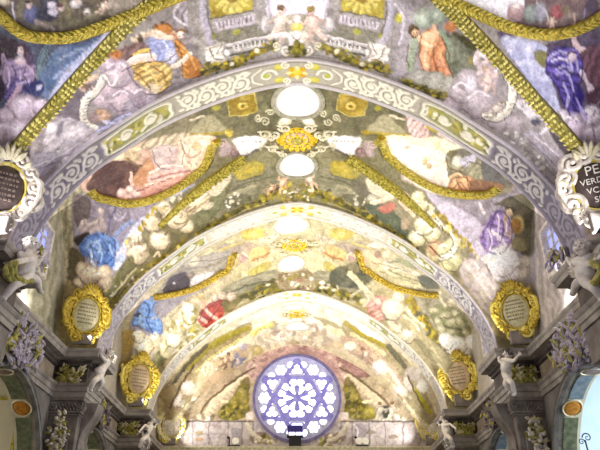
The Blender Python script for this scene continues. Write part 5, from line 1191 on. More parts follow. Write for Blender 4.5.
# ---------------------------------------------------------------- side walls, chapel arches, floor
AR, AZ = 2.08, 1.68
def chapel(b, s):
    y0, y1 = RIBY[b] + .93, RIBY[b + 1] - .13
    if b == 3: y1 = ENDY
    yc = (y0 + y1) / 2 if b < 3 else y0 + 2.15
    ar = min(AR, (y1 - y0) / 2 - .12)
    N = 40
    arc = [(yc - ar, -EYE)] + [(yc - ar * math.cos(PI * k / N), AZ + ar * math.sin(PI * k / N)) for k in range(N + 1)] + [(yc + ar, -EYE)]
    out = []
    for k, (y, z) in enumerate(arc):
        if k == 0: out.append((y0 - .4, -EYE))
        elif k == len(arc) - 1: out.append((y1 + .4, -EYE))
        else:
            a = PI * (k - 1) / N
            dx, dz = -math.cos(a), math.sin(a)
            t = 9
            if abs(dx) > 1e-6: t = min(t, ((yc - y0 + .4) if dx < 0 else (y1 + .4 - yc)) / abs(dx))
            if dz > 1e-6: t = min(t, (4.0 - AZ) / dz)
            out.append((yc + dx * t, AZ + dz * t))
    mb = MB(); x = s * XF
    mb.grid([[(x, y, z) for y, z in arc], [(x, y, z) for y, z in out]])
    mb.build('wall_left' if s < 0 else 'wall_right', M['wall'], kind='structure')
    return yc, ar

mb = MB(); mb.box((0, 13, -EYE - .05), (24, 32, .1)); mb.build('floor', M['floor'], kind='structure')
CH = {}
for b in range(0, 4):
    for s in (-1, 1):
        CH[(b, s)] = chapel(b, s)

# ---------------------------------------------------------------- relief work on the vault
M['gold_olive'] = mat('olive tarnished gilt', (158, 146, 66), rough=0.5, metal=0.1, col2=(104, 98, 44), scale=14, bump=0.3)
M['gold_leaf'] = mat('yellow green gilt leaf', (214, 202, 122), rough=0.5, metal=0.05, col2=(168, 156, 66), scale=5, bump=0.2)
M['paleframe'] = mat('pale cream moulding', (226, 218, 194), rough=0.55, col2=(196, 188, 160), scale=10, bump=0.1)
def on_vault(x, y, b, lift=0.0):
    p = Vector((x, y, float(vault_z(np.array(x), np.array(y), b))))
    return p + vault_normal(x, y, b) * lift

def dense(pts, step):
    out = []
    P = [Vector(p) for p in pts]
    P2 = []
    for i in range(len(P) - 1):
        p0, p1, p2, p3 = P[max(i - 1, 0)], P[i], P[i + 1], P[min(i + 2, len(P) - 1)]
        n = max(2, int((p2 - p1).length / step))
        for k in range(n):
            t = k / n
            P2.append(0.5 * (2 * p1 + (p2 - p0) * t + (2 * p0 - 5 * p1 + 4 * p2 - p3) * t * t + (3 * p1 - p0 - 3 * p2 + p3) * t ** 3))
    P2.append(P[-1])
    return P2

for (b, s), (t, fr) in PICS.items():
    pts = [on_vault(p.x, p.y, b) for p in dense(fr, .09)]
    nr = [vault_normal(p.x, p.y, b) for p in pts]
    path = [p + n * .03 for p, n in zip(pts, nr)]
    r = .105 if b < 2 else .10
    mb = MB()
    mb.tube(path, r, n=10, flat=.75, up=nr)
    gf = mb.build('gilt_frame', M['gold'], t)
    lf = MB()
    for i in range(1, len(path) - 1):
        tg = (path[i + 1] - path[i - 1]).normalized(); sd = tg.cross(nr[i]).normalized()
        for q in (-1, 1):
            base = path[i] + nr[i] * r * .75 + sd * q * r * .1
            lf.leaf(base, base + tg * .12 + sd * q * r * .85 - nr[i] * .03, nr[i], .07, .35)
        if i % 2 == 0: lf.ball(path[i] + nr[i] * r * .85, .032, 6, 4)
    lf.build('gilt_leaves', M['gold_green'] if b < 2 else M['gold'], gf)

GILT_LABEL = {
    (0, -1): 'broad gilded leaf band rising past the purple seated figure, upper left', (0, 1): 'broad gilded leaf band rising past the violet draped figure, upper right',
    (1, -1): 'gilded leaf band along the vault fold, right of the blue draped figure', (1, 1): 'gilded leaf band along the vault fold, left of the lilac draped figure',
    (2, -1): 'thin gilded leaf band beside the white flowers and red draped child', (2, 1): 'thin gilded leaf band left of the leafy green mantle figure'}
for b in (0, 1):
    y0, y1 = BAYS[b]; mid, h = (y0 + y1) / 2, (y1 - y0) / 2
    for s in (-1, 1):
        ts = np.arange((.10, .22, .54)[b], (.87, .60, .80)[b], (.011, .012, .016)[b])
        off = (.20, .10, 0)[b]
        ofs = [off + (max(0, .70 - q) * .55 if b == 0 else 0) for q in ts]
        pts = [on_vault(s * (q * WALLX + e * .55), mid + h * q - e * .6, b, .01) for q, e in zip(ts, ofs)]
        nr = [(vault_normal(s * (q + .03) * WALLX, mid + h * q, b) + vault_normal(s * q * WALLX, mid + h * (q + .03), b)).normalized() for q in ts]
        t = thing('gilded_band', pts[len(pts) // 2], GILT_LABEL[(b, s)], 'moulding', 'gilded leaf bands on the vault folds')
        mb, lf = MB(), MB(); rows = []
        for i, p in enumerate(pts):
            tg = (pts[min(i + 1, len(pts) - 1)] - pts[max(i - 1, 0)]).normalized(); sd = tg.cross(nr[i]).normalized()
            w = (.125, .13 * (1 - .6 * max(0, ts[i] - .40) / .2), .085)[b]
            rows.append([p + sd * w * a + nr[i] * hh for a, hh in ((-1, -.08), (-.9, .03), (-.4, .05), (.4, .05), (.9, .03), (1, -.08))])
            for a in (-.75, -.25, .25, .75):
                if R.random() < .93:
                    bs = p + sd * w * (a * .8 + R.uniform(-.1, .1)) + nr[i] * .05
                    lf.leaf(bs, bs - tg * w * R.uniform(.4, .75) + sd * w * a * R.uniform(.2, .6), nr[i], w * R.uniform(.35, .6), .4)
        mb.grid(rows); mb.build('band', M['gold_green'] if b else M['gold_olive'], t); lf.build('gilt_leaves', M['gold_leaf'] if b == 0 else M['gold_green'], t)

def spiral(o, A, B, N, r, turns=1.5, start=0, sgn=1, n=26, lift=.0):
    out = []
    for k in range(n):
        q = k / (n - 1); a = start + sgn * q * turns * 2 * PI; rr = r * (1 - .85 * q)
        out.append(o + A * rr * math.cos(a) + B * rr * math.sin(a) + N * (lift + .3 * r * q))
    return out

def volute(mb, o, A, B, N, r, w, turns=1.5, start=0, sgn=1):
    P = spiral(o, A, B, N, r, turns, start, sgn)
    mb.tube(P, [w * (1 - .45 * k / (len(P) - 1)) for k in range(len(P))], n=7)
    mb.ball(P[-1], w * .9, 7, 5)

# keystone bosses with their scroll collars
for b, bx, label in ((1, 0, 'large gold flower boss at the crown of the vault, between two white ovals'), (2, -.1, 'second smaller gold boss, near the bright middle of the vault'), (3, -.02, 'small pale gold boss nearest the rose window')):
    y0, y1 = BAYS[b]; mid = (y0 + y1) / 2 + (.02 if b == 1 else 0)
    z = KEYZ[b] - .03; k = (1, .9, .7)[b - 1]
    t = thing('ceiling_boss', (bx, mid, z), label, 'boss', 'gold bosses along the vault crown')
    def lathe(prof, name, m):
        mb = MB()
        mb.grid([[(bx + r * k * math.cos(2 * PI * j / 40), mid + r * k * math.sin(2 * PI * j / 40), z - hh * k) for j in range(40)] for r, hh in prof], closed_v=True)
        return mb.build(name, m, t)
    gd = lathe([(.52, -.1), (.52, .02), (.49, .06), (.44, .05), (.42, .03), (.28, .03), (.27, -.05)], 'gold_disc', M['gold_bright'])
    lathe([(.29, .02), (.27, .07), (.20, .10), (.15, .07), (.14, 0)], 'rose_ring', M['pink'])
    lathe([(.15, .03), (.12, .10), (.06, .13), (.005, .14)], 'button', M['gold_green'])
    lf = MB()
    for j in range(16):
        a = 2 * PI * j / 16; d = Vector((math.cos(a), math.sin(a), 0)); o = Vector((bx, mid, z))
        lf.leaf(o + d * .29 * k - Vector((0, 0, .05 * k)), o + d * .50 * k - Vector((0, 0, .05 * k)), (0, 0, -1), .15 * k, .35)
    for j in range(10):
        a = 2 * PI * (j + .5) / 10; d = Vector((math.cos(a), math.sin(a), 0)); o = Vector((bx, mid, z))
        lf.leaf(o + d * .14 * k - Vector((0, 0, .09 * k)), o + d * .28 * k - Vector((0, 0, .08 * k)), (0, 0, -1), .12 * k, .3)
    lf.build('petals', M['gold_bright'], gd)
    A, B, N = Vector((1, 0, 0)), Vector((0, 1, 0)), Vector((0, 0, -1))
    for sx in (-1, 1):
        sc = MB()
        for (dx, dy, r, st) in ((.30, -.58, .15, 0), (.56, -.36, .14, 90), (.66, -.08, .12, 90), (.60, .24, .13, 200), (.34, .50, .12, 270), (.78, -.52, .16, 60)):
            o = on_vault(bx + sx * dx * k, mid + dy * k, b, .02)
            volute(sc, o, A * sx, B, N, r * k, .035 * k, 1.5, math.radians(st), 1)
            sc.leaf(o + Vector((sx * .05, -.05, -.02)) * k, o + Vector((sx * .22, -.16, -.02)) * k, N, .10 * k, .3)
        sc.build('scroll_collar', M['ivory'], t)

# white ovals on the crown
def oval(b, cx, vtop, vc, vbot, half, label):
    yc = hit(cx, vc, b).y; ya, yb = hit(cx, vbot, b).y, hit(cx, vtop, b).y
    lo, hi = min(ya, yb), max(ya, yb); yc = (lo + hi) / 2; ry = (hi - lo) / 2
    xc = hit(cx, vc, b).x; rx = half
    t = thing('oval_medallion', (xc, yc, float(vault_z(np.array(xc), np.array(yc), b))), label, 'medallion', 'white ovals along the vault crown')
    def ringrows(prof):
        return [[on_vault(xc + rx * r * math.cos(2 * PI * j / 44), min(max(yc + ry * r * math.sin(2 * PI * j / 44), BAYS[b][0]), BAYS[b][1]), b, l) for j in range(44)] for r, l in prof]
    mb = MB(); mb.grid(ringrows([(.97, .02), (.8, .04), (.5, .055), (.2, .06), (.01, .06)]), closed_v=True); mb.build('white_field', M['oval'], t)
    mb = MB(); mb.grid(ringrows([(1.16, -.02), (1.13, .05), (1.06, .07), (1.0, .06), (.96, .0)] if b == 1 else [(1.07, -.02), (1.05, .04), (1.0, .05), (.97, .0)]), closed_v=True); mb.build('oval_frame', M['greyframe'] if b == 1 else M['paleframe'], t)
oval(1, 298, 81, 98, 116, .52, 'largest white oval, partly behind the nearest arch')
oval(1, 297, 152, 165, 176, .48, 'white oval just below the large gold flower boss')
oval(2, 291, 213, 223, 233, .52, 'white oval just behind the second arch, above the smaller boss')
oval(2, 291, 255, 263, 271, .46, 'white oval just below the second gold boss')
oval(3, 293, 303.6, 306, 309, .42, 'small white oval just behind the third arch')
oval(3, 297, 321, 325.5, 330, .5, 'white oval nearest the rose window')

# ---------------------------------------------------------------- cartouches on the cornice
M['ink_dim'] = mat('dim inscription', (128, 112, 102), rough=0.6, var=0.1, bump=0)
def text_mesh(s, size):
    cu = bpy.data.curves.new('t', 'FONT'); cu.body = s; cu.size = size; cu.align_x = 'CENTER'; cu.extrude = .004
    o = bpy.data.objects.new('t', cu); COL.objects.link(o)
    dg = bpy.context.evaluated_depsgraph_get(); dg.update()
    me = bpy.data.meshes.new_from_object(o.evaluated_get(dg), depsgraph=dg)
    V = [tuple(v.co) for v in me.vertices]; F = [tuple(p.vertices) for p in me.polygons]
    bpy.data.objects.remove(o); bpy.data.curves.remove(cu); bpy.data.meshes.remove(me)
    return V, F

def cartouche(u, v, X, yaw, sz, plaque, frame, leafm, label, seed, lines=None, wide=1.0):
    d = ray(u, v); o = Vector(d * ((RIBY[X] - (.52 if X < 4 else .25)) / d[1]))
    X = o.x
    rr = random.Random(seed)
    s = 1 if X > 0 else -1
    N = Vector((-s * math.sin(yaw), -math.cos(yaw), -.12)).normalized()
    A = Vector((0, 0, 1)).cross(N).normalized() * -1
    A = Vector((math.cos(yaw), -s * math.sin(yaw), 0)).normalized()
    B = N.cross(A); B = -B if B.z < 0 else B
    t = thing('cartouche', o - B * .6 * sz, label, 'cartouche', 'cartouches standing on the cornice')
    a, bb = .34 * sz * wide, .44 * sz
    P = lambda x, y, h: o + A * x + B * y + N * h
    mb = MB(); rows = []
    for r, h in ((1.02, -.06), (1.0, .03), (.85, .07), (.5, .10), (.2, .11), (.01, .11)):
        rows.append([P(a * r * math.cos(2 * PI * j / 32), bb * r * math.sin(2 * PI * j / 32), h * sz) for j in range(32)])
    mb.grid(rows, closed_v=True); pq = mb.build('plaque', plaque, t)
    mb = MB(); rows = []
    for r, h in ((1.0, .02), (1.04, .09), (1.10, .09), (1.14, .02), (1.12, -.08)):
        rows.append([P(a * r * math.cos(2 * PI * j / 36), bb * r * math.sin(2 * PI * j / 36), h * sz) for j in range(36)])
    mb.grid(rows, closed_v=True); mb.build('rim', M['gold_pale'] if frame is M['white'] else leafm, t)
    sc, lf = MB(), MB()
    n = 13
    for j in range(n):
        th = 2 * PI * (j + .5) / n
        cx, cy = a * 1.48 * math.cos(th), bb * 1.36 * math.sin(th)
        r = sz * rr.uniform(.10, .17) * (1.35 if frame is M['white'] else 1)
        volute(sc, P(cx, cy, .04 * sz), A, B, N, r, r * .30, 1.5, th + rr.choice((0, 2)), 1 if j % 2 else -1)
        th2 = th + PI / n
        bx, by = a * 1.25 * math.cos(th2), bb * 1.22 * math.sin(th2)
        for q in ((-.6, -.2, .2, .6) if frame is not M['white'] else ((0,) if j % 2 else ())):
            tip = P(a * 1.85 * math.cos(th2 + q * .5), bb * 1.62 * math.sin(th2 + q * .5), .05 * sz + rr.uniform(0, .06) * sz)
            lf.leaf(P(bx, by, .06 * sz), tip, N, rr.uniform(.10, .16) * sz, .5, rr.uniform(-.1, .3))
    # crest shell and foot
    for q in np.linspace(-1, 1, 7 if frame is not M['white'] else 5):
        lf.leaf(P(q * .06 * sz, bb * 1.2, .08 * sz), P(q * .24 * sz, bb * 1.2 + (.34 - .12 * q * q) * sz, .12 * sz), N, .12 * sz, .5)
    for k in range(5): lf.ball(P((k - 2) * .09 * sz, -bb * 1.30 - .03 * sz * (2 - abs(k - 2)), .08 * sz), .06 * sz, 7, 5)
    for q in (-1, 1):
        volute(sc, P(q * .22 * sz, -bb * 1.42, .08 * sz), A * q, B, N, .15 * sz, .045 * sz, 1.5, PI / 2, 1)
        sc.tube([P(q * a * 1.2, bb * .9, .06 * sz), P(q * a * 1.7, bb * .5, .12 * sz), P(q * a * 1.75, -bb * .1, .12 * sz), P(q * a * 1.45, -bb * .7, .08 * sz), P(q * a * 1.1, -bb * 1.15, .08 * sz)], [.03 * sz, .055 * sz, .05 * sz, .055 * sz, .03 * sz], n=7)
    sc.build('scroll_frame', frame, t); lf.build('crest_leaves', leafm, t)
    pl = MB(); yb = o.z - HC
    c0 = Vector((o.x, o.y, HC)) - N * .02
    pl.box((c0.x, c0.y, HC + .06 + max(.1, (yb - bb * 1.4)) / 2), (.5, .12, max(.1, yb - bb * 1.4)))
    pl.build('plinth', M['stone'], t, bevel=.02, smooth=False)
    if lines:
        for k, (txt, size) in enumerate(lines):
            mb = MB(); size *= .82
            V, F = text_mesh(txt, size * sz)
            y = bb * (.42 - .40 * k)
            mb.add([P(x, y + yy, .115 * sz + z) for x, yy, z in V], F)
            mb.build('inscription_line', M['letter'], pq, smooth=False)
    elif lines is None:
        for k in range(6):
            mb = MB()
            y = bb * (.55 - .22 * k); half = a * .72 * math.sqrt(max(0, 1 - (y / bb) ** 2))
            x = -half
            while x < half - .03 * sz:
                w = rr.uniform(.02, .06) * sz
                mb.prism([(x, y), (x + w, y), (x + w, y + .035 * sz), (x, y + .035 * sz)], (tuple(o + N * .085 * sz), tuple(A), tuple(B), tuple(N)), .03 * sz)
                x += w + .022 * sz
            mb.build('inscription_line', M['ink_dim'] if plaque is M['plaque'] else M['ink'], pq, smooth=False)
    return t

cartouche(3, 189, 1, .5, .95, M['plaque'], M['white'], M['ivory'], 'dark brown plaque in a white scroll frame, cut by the left edge', 1)
cartouche(596, 186, 1, .5, .95, M['plaque'], M['white'], M['ivory'], 'dark plaque with white capital letters in a white scroll frame, right edge', 2, [('PE', .30), ('VERDV', .19), ('VC E', .19), ('SE', .19)])
cartouche(86, 315, 2, .6, .92, M['plaque_ivory'], M['gold'], M['gold'], 'gold cartouche under the blue draped figure, left side', 3)
cartouche(516, 311, 2, .6, .92, M['plaque_ivory'], M['gold_pale'], M['gold'], 'gold cartouche under the lilac draped figure and white cloud, right side', 4)
cartouche(139, 379, 3, .6, 1.06, M['plaque_tan'], M['gold_pale'], M['gold'], 'gold cartouche with tan plaque below the figure in the blue mantle', 5)
cartouche(459, 376, 3, .6, 1.06, M['plaque_tan'], M['gold_pale'], M['gold'], 'gold cartouche with tan plaque below the leafy green mantle, right', 6)
cartouche(171, 425, 4, .3, .95, M['white'], M['gold_pale'], M['ivory'], 'pale washed-out cartouche in the far left corner beside the end wall', 7, [])
cartouche(430, 422, 4, .3, .95, M['white'], M['gold_pale'], M['ivory'], 'pale washed-out cartouche in the far right corner beside the end wall', 8, [])

# ---------------------------------------------------------------- stucco children on the cornice
def at_x(u, v, X):
    d = ray(u, v); return Vector(d * (X / d[0]))

def skin_body(name, m, joints, bones, radii, parent, levels=2):
    off = origin_of(parent)
    names = list(joints)
    me = bpy.data.meshes.new(name)
    me.from_pydata([tuple(joints[n] + Vector((0, 0, EYE)) - off) for n in names], [(names.index(a), names.index(b)) for a, b in bones], [])
    o = bpy.data.objects.new(name, me); put(o, parent)
    sk = o.modifiers.new('skin', 'SKIN'); sk.use_smooth_shade = True
    lay = me.skin_vertices[0] if len(me.skin_vertices) else None
    for i, n in enumerate(names):
        r = radii[n]
        lay.data[i].radius = (r, r)
        lay.data[i].use_root = (n == 'pelvis')
    sb = o.modifiers.new('sub', 'SUBSURF'); sb.levels = sb.render_levels = levels
    me.materials.append(m)
    return o

def putto(label, J, size, face, drape=None, wings=False, hairm=None, group='stucco children on the cornice'):
    """J: joint positions; size: standing height; face: direction the child looks"""
    s = size
    t = thing('putto_statue', min(J.values(), key=lambda p: p.z), label, 'statue', group)
    J = {k: Vector(p) for k, p in J.items()}
    up = (J['neck'] - J['pelvis']).normalized()
    f = Vector(face).normalized(); f = (f - up * f.dot(up) * .6).normalized()
    rt = f.cross(up).normalized()
    j = {'pelvis': J['pelvis'], 'belly': J['pelvis'].lerp(J['neck'], .4) + f * .03 * s, 'chest': J['pelvis'].lerp(J['neck'], .75), 'neck': J['neck'], 'skull': J['head']}
    bones = [('pelvis', 'belly'), ('belly', 'chest'), ('chest', 'neck'), ('neck', 'skull')]
    rad = {'pelvis': .105 * s, 'belly': .125 * s, 'chest': .115 * s, 'neck': .05 * s, 'skull': .075 * s}
    for q, sd in (('l', -1), ('r', 1)):
        j['sh' + q] = j['chest'] + rt * sd * .13 * s + up * .05 * s
        j['hip' + q] = j['pelvis'] + rt * sd * .08 * s - up * .03 * s
        for a, b, r in (('sh', None, .058), ('elbow', 'sh', .048), ('hand', 'elbow', .034), ('hip', None, .095), ('knee', 'hip', .07), ('foot', 'knee', .045)):
            n = a + q
            if b: j[n] = J[n]; bones.append((b + q, n))
            rad[n] = r * s
        bones += [('chest', 'sh' + q), ('pelvis', 'hip' + q)]
        toe = j['foot' + q] + f * .09 * s - up * .02 * s
        j['toe' + q] = toe; rad['toe' + q] = .03 * s; bones.append(('foot' + q, 'toe' + q))
    skin_body('body', M['putto'], j, bones, rad, t)
    # head with face, hair
    h = J['head'] + up * .04 * s
    mb = MB(); mb.ball(h, (.105 * s, .115 * s, .125 * s), 14, 10, (rt, f, up))
    mb.ball(h + f * .118 * s - up * .015 * s, (.018 * s, .026 * s, .026 * s), 6, 5, (rt, f, up))
    for q in (-1, 1):
        mb.ball(h + rt * q * .108 * s - up * .01 * s, (.015 * s, .03 * s, .035 * s), 6, 5, (rt, f, up))
        mb.ball(h + f * .085 * s + rt * q * .055 * s - up * .035 * s, .036 * s, 7, 5)
    mb.ball(h + f * .105 * s - up * .062 * s, (.028 * s, .014 * s, .01 * s), 6, 4, (rt, f, up))
    hdo = mb.build('head', M['putto'], t)
    for q in (-1, 1):
        mb = MB(); mb.ball(h + f * .104 * s + rt * q * .04 * s + up * .022 * s, .014 * s, 6, 4); mb.build('eye', M['stone_dark'], hdo)
    rr = random.Random(int(size * 991) + len(label))
    mb = MB()
    for k in range(26):
        a, e = rr.uniform(0, 2 * PI), rr.uniform(.15, 1.5)
        d = rt * math.cos(a) * math.cos(e) + f * math.sin(a) * math.cos(e) * .9 + up * math.sin(e)
        if d.dot(f) > .62 and d.dot(up) < .6: continue
        mb.ball(h + Vector((d.x, d.y, d.z)) * .115 * s, .034 * s, 6, 4)
    mb.build('curly_hair', hairm or M['putto'], hdo)
    # five fingered hands
    for q in ('l', 'r'):
        mb = MB()
        hd = J['hand' + q]; dr = (hd - J['elbow' + q]).normalized(); sd = dr.cross(f).normalized() if abs(dr.dot(f)) < .95 else rt; pn = sd.cross(dr).normalized()
        mb.ball(hd + dr * .03 * s, (.035 * s, .045 * s, .016 * s), 8, 6, (sd, dr, pn))
        for k, ln in enumerate((.045, .055, .058, .048)):
            b0 = hd + dr * .06 * s + sd * (k - 1.5) * .016 * s
            mb.tube([b0, b0 + dr * ln * .5 * s - pn * .004 * s, b0 + dr * ln * .9 * s - pn * .02 * s], [.0085 * s, .008 * s, .006 * s], n=5)
        b0 = hd + dr * .015 * s - sd * .03 * s
        mb.tube([b0, b0 - sd * .025 * s + dr * .02 * s, b0 - sd * .03 * s + dr * .05 * s - pn * .01 * s], [.01 * s, .009 * s, .007 * s], n=5)
        mb.build('hand', M['putto'], t)
    if wings:
        for q in (-1, 1):
            mb = MB()
            b0 = j['chest'] - f * .10 * s + rt * q * .05 * s
            for k in range(8):
                dirn = (rt * q * (.5 + .07 * k) + up * (.75 - .16 * k) - f * .35).normalized()
                mb.leaf(b0 - up * .015 * k * s, b0 + dirn * (.42 - .02 * k) * s, -f + rt * q * .2, .10 * s, .2)
            mb.build('wing', M['white'], t)
    if drape:
        col, pts, w = drape
        mb = MB()
        for k in range(3):
            o = Vector((0.02 * k, .03 * (k - 1), .025 * (k - 1))) * s * 1.6
            mb.tube([Vector(p) + o for p in dense(pts, .06)], [w * s * (.8 + .3 * math.sin(i * .9 + k)) for i in range(len(dense(pts, .06)))], n=8)
        mb.build('drapery', col, t)
    return t

def px_joints(X, d, dx=None):
    dx = dx or {}
    return {k: at_x(u, v, X + dx.get(k, 0)) for k, (u, v) in d.items()}

# nearest pair
J = px_joints(-4.5, {'head': (30, 247), 'neck': (28, 254), 'pelvis': (25, 274), 'elbowl': (16, 262), 'handl': (8, 268), 'elbowr': (38, 262), 'handr': (43, 256), 'kneel': (14, 285), 'footl': (3, 299), 'kneer': (37, 279), 'footr': (40, 292)}, {'elbowl': .15, 'kneer': .15, 'kneel': .12, 'elbowr': -.05})
putto('white stucco child with green drapery on the nearest left cornice corner', J, 1.06, (.75, -.65, -.1),
      (M['leafgreen'], [at_x(18, 262, -4.45), at_x(9, 264, -4.42), at_x(8, 273, -4.4), at_x(16, 282, -4.42), at_x(26, 282, -4.4)], .05), wings=True)
J = px_joints(4.5, {'head': (583, 250), 'neck': (581, 257), 'pelvis': (586, 276), 'elbowl': (573, 266), 'handl': (568, 260), 'elbowr': (591, 264), 'handr': (598, 258), 'kneel': (576, 283), 'footl': (573, 294), 'kneer': (594, 288), 'footr': (602, 300)}, {'kneel': -.15, 'kneer': -.1})
putto('white stucco child with green drapery on the nearest right cornice corner', J, 1.06, (-.75, -.65, -.1),
      (M['leafgreen'], [at_x(590, 262, 4.45), at_x(598, 268, 4.42), at_x(596, 278, 4.4), at_x(588, 284, 4.42)], .05), wings=True)
# second pair
J = px_joints(-4.72, {'head': (110, 354), 'neck': (108, 358), 'pelvis': (99, 373), 'elbowl': (102, 357), 'handl': (99, 352), 'elbowr': (113, 364), 'handr': (116, 358), 'kneel': (94, 381), 'footl': (90, 391), 'kneer': (103, 382), 'footr': (97, 391)}, {'kneel': .1, 'kneer': .14, 'elbowl': .1})
putto('white stucco child leaning on the second left cornice corner, below the gold cartouche', J, .95, (.8, -.6, 0), wings=False, hairm=M['stone'])
J = px_joints(4.8, {'head': (508, 355), 'neck': (507, 359), 'pelvis': (506, 374), 'elbowl': (500, 362), 'handl': (498, 354), 'elbowr': (514, 361), 'handr': (519, 355), 'kneel': (505, 384), 'footl': (511, 392), 'kneer': (512, 383), 'footr': (515, 394)}, {'kneel': -.14, 'kneer': -.08, 'elbowl': -.1})
putto('stucco child with dark hair on the second right cornice corner', J, .95, (-.8, -.6, 0), wings=False, hairm=M['stone_dark'])
# third pair
J = px_joints(-4.72, {'head': (152, 421), 'neck': (151, 424), 'pelvis': (146, 434), 'elbowl': (145, 425), 'handl': (140, 431), 'elbowr': (154, 428), 'handr': (157, 423), 'kneel': (142, 440), 'footl': (139, 447), 'kneer': (149, 441), 'footr': (146, 448)}, {'kneel': .1, 'kneer': .14})
putto('small stucco child on the third left cornice corner, near the end wall', J, .92, (.8, -.6, 0), hairm=M['stone'])
J = px_joints(4.72, {'head': (443, 419), 'neck': (444, 422), 'pelvis': (447, 432), 'elbowl': (440, 426), 'handl': (437, 420), 'elbowr': (450, 424), 'handr': (455, 428), 'kneel': (445, 439), 'footl': (449, 446), 'kneer': (451, 439), 'footr': (454, 447)}, {'kneel': -.14, 'kneer': -.1})
putto('small stucco child on the third right cornice corner, near the end wall', J, .92, (-.8, -.6, 0), hairm=M['stone'])

# ---------------------------------------------------------------- stucco foliage
def foliage(o, A, B, N, w, h, n, label, seed, mats=('lilac', 'leafgreen'), depth=.12, size=.13, shape=None):
    rr = random.Random(seed)
    o, A, B, N = Vector(o), Vector(A).normalized(), Vector(B).normalized(), Vector(N).normalized()
    t = thing('stucco_foliage', o - B * h / 2, label, 'foliage', 'stucco leaf clusters on the frieze')
    for mi, mm in enumerate(mats):
        mb = MB()
        for k in range(n // (1 + mi)):
            x, y = rr.uniform(-1, 1), rr.uniform(-1, 1)
            if shape and not shape(x, y): continue
            if not shape and x * x + y * y > 1.05: continue
            c = o + A * x * w / 2 + B * y * h / 2 + N * rr.uniform(0, depth)
            a = rr.uniform(0, 2 * PI)
            if rr.random() < .3:
                for q in range(5):
                    d = A * math.cos(a + q * 1.2566) + B * math.sin(a + q * 1.2566)
                    mb.leaf(c, c + d * size * .75 + N * size * .15, N, size * .55, .4)
                mb.ball(c + N * size * .12, size * .16, 6, 4)
            else:
                d = A * math.cos(a) + B * math.sin(a)
                mb.leaf(c - d * size * .5, c + d * size * rr.uniform(.6, 1.1) + N * size * .3, N, size * rr.uniform(.45, .7), .45, .15)
        mb.build('flowers' if mi == 0 else 'leaves', M[mm], t)
    return t

M['archgrey'] = mat('grey green stone moulding', (146, 142, 138), rough=0.6, col2=(112, 108, 106), scale=6, bump=0.15)
M['lilac_light'] = mat('pale lilac stucco flower', (204, 196, 210), rough=0.6, col2=(150, 138, 156), scale=12, bump=0.2)
M['lilac_dark'] = mat('dusky lilac stucco leaf', (142, 128, 138), rough=0.6, col2=(96, 84, 92), scale=12, bump=0.2)
for s, sd in ((-1, 'left'), (1, 'right')):
    A, B, N = Vector((0, 1, 0)), Vector((0, 0, 1)), Vector((-s, 0, 0))
    foliage((s * 5.63, 12.3, 4.2), A, B, N, 2.3, .86, 260, 'big lilac and green stucco flower cluster over the nearest %s chapel arch' % sd, 10 + s, ('lilac_light', 'leafgreen'), .22, .17)
    foliage((s * 5.64, 18.7, 4.22), A, B, N, 1.5, .7, 90, 'dusky stucco leaf cluster over the second %s chapel arch' % sd, 14 + s, ('lilac_dark', 'leafgreen'), .2, .16)
    foliage((s * 5.66, 16.75, 4.05), A, B, N, .55, .9, 60, 'dusky lilac leaf spray behind the second child on the %s' % sd, 24 + s, ('lilac_dark', 'leafgreen'), .2, .14)
    for k, nm in ((1, 'nearest'), (2, 'second'), (3, 'third')):
        yb = RIBY[k] - .13
        foliage((s * 5.32, yb - .02, 4.3), Vector((1, 0, 0)), B, Vector((0, -1, 0)), .62, .36, 40, 'leaf ornament on the frieze of the %s %s pilaster' % (nm, sd), 30 + k * 3 + s, ('leafgreen', 'ivory'), .10, .12, shape=lambda x, y: True)
    foliage((s * 4.82, 10.62, 5.12), Vector((0, 1, 0)), B, N, .5, .4, 26, 'lilac leaf tuft beside the foot of the nearest arch, %s' % sd, 50 + s, ('lilac_light', 'leafgreen'), .2, .14)
    # marble panels let into the frieze
    for b in (1, 2):
        y0, y1 = RIBY[b] + .93, RIBY[b + 1] - .13
        for q, yy in enumerate((y0 + .75, y1 - .75)):
            mb = MB(); mb.box((s * 5.69, yy, 4.31), (.06, 1.0, .30))
            o = mb.build('marble_panel', M['marble'], None, bevel=.02, label='veined ochre marble panel on the %s frieze, at the %s end of the %s bay' % (sd, ('near', 'far')[q], ('', 'nearest', 'second')[b]), cat='panel', group='marble panels on the frieze')

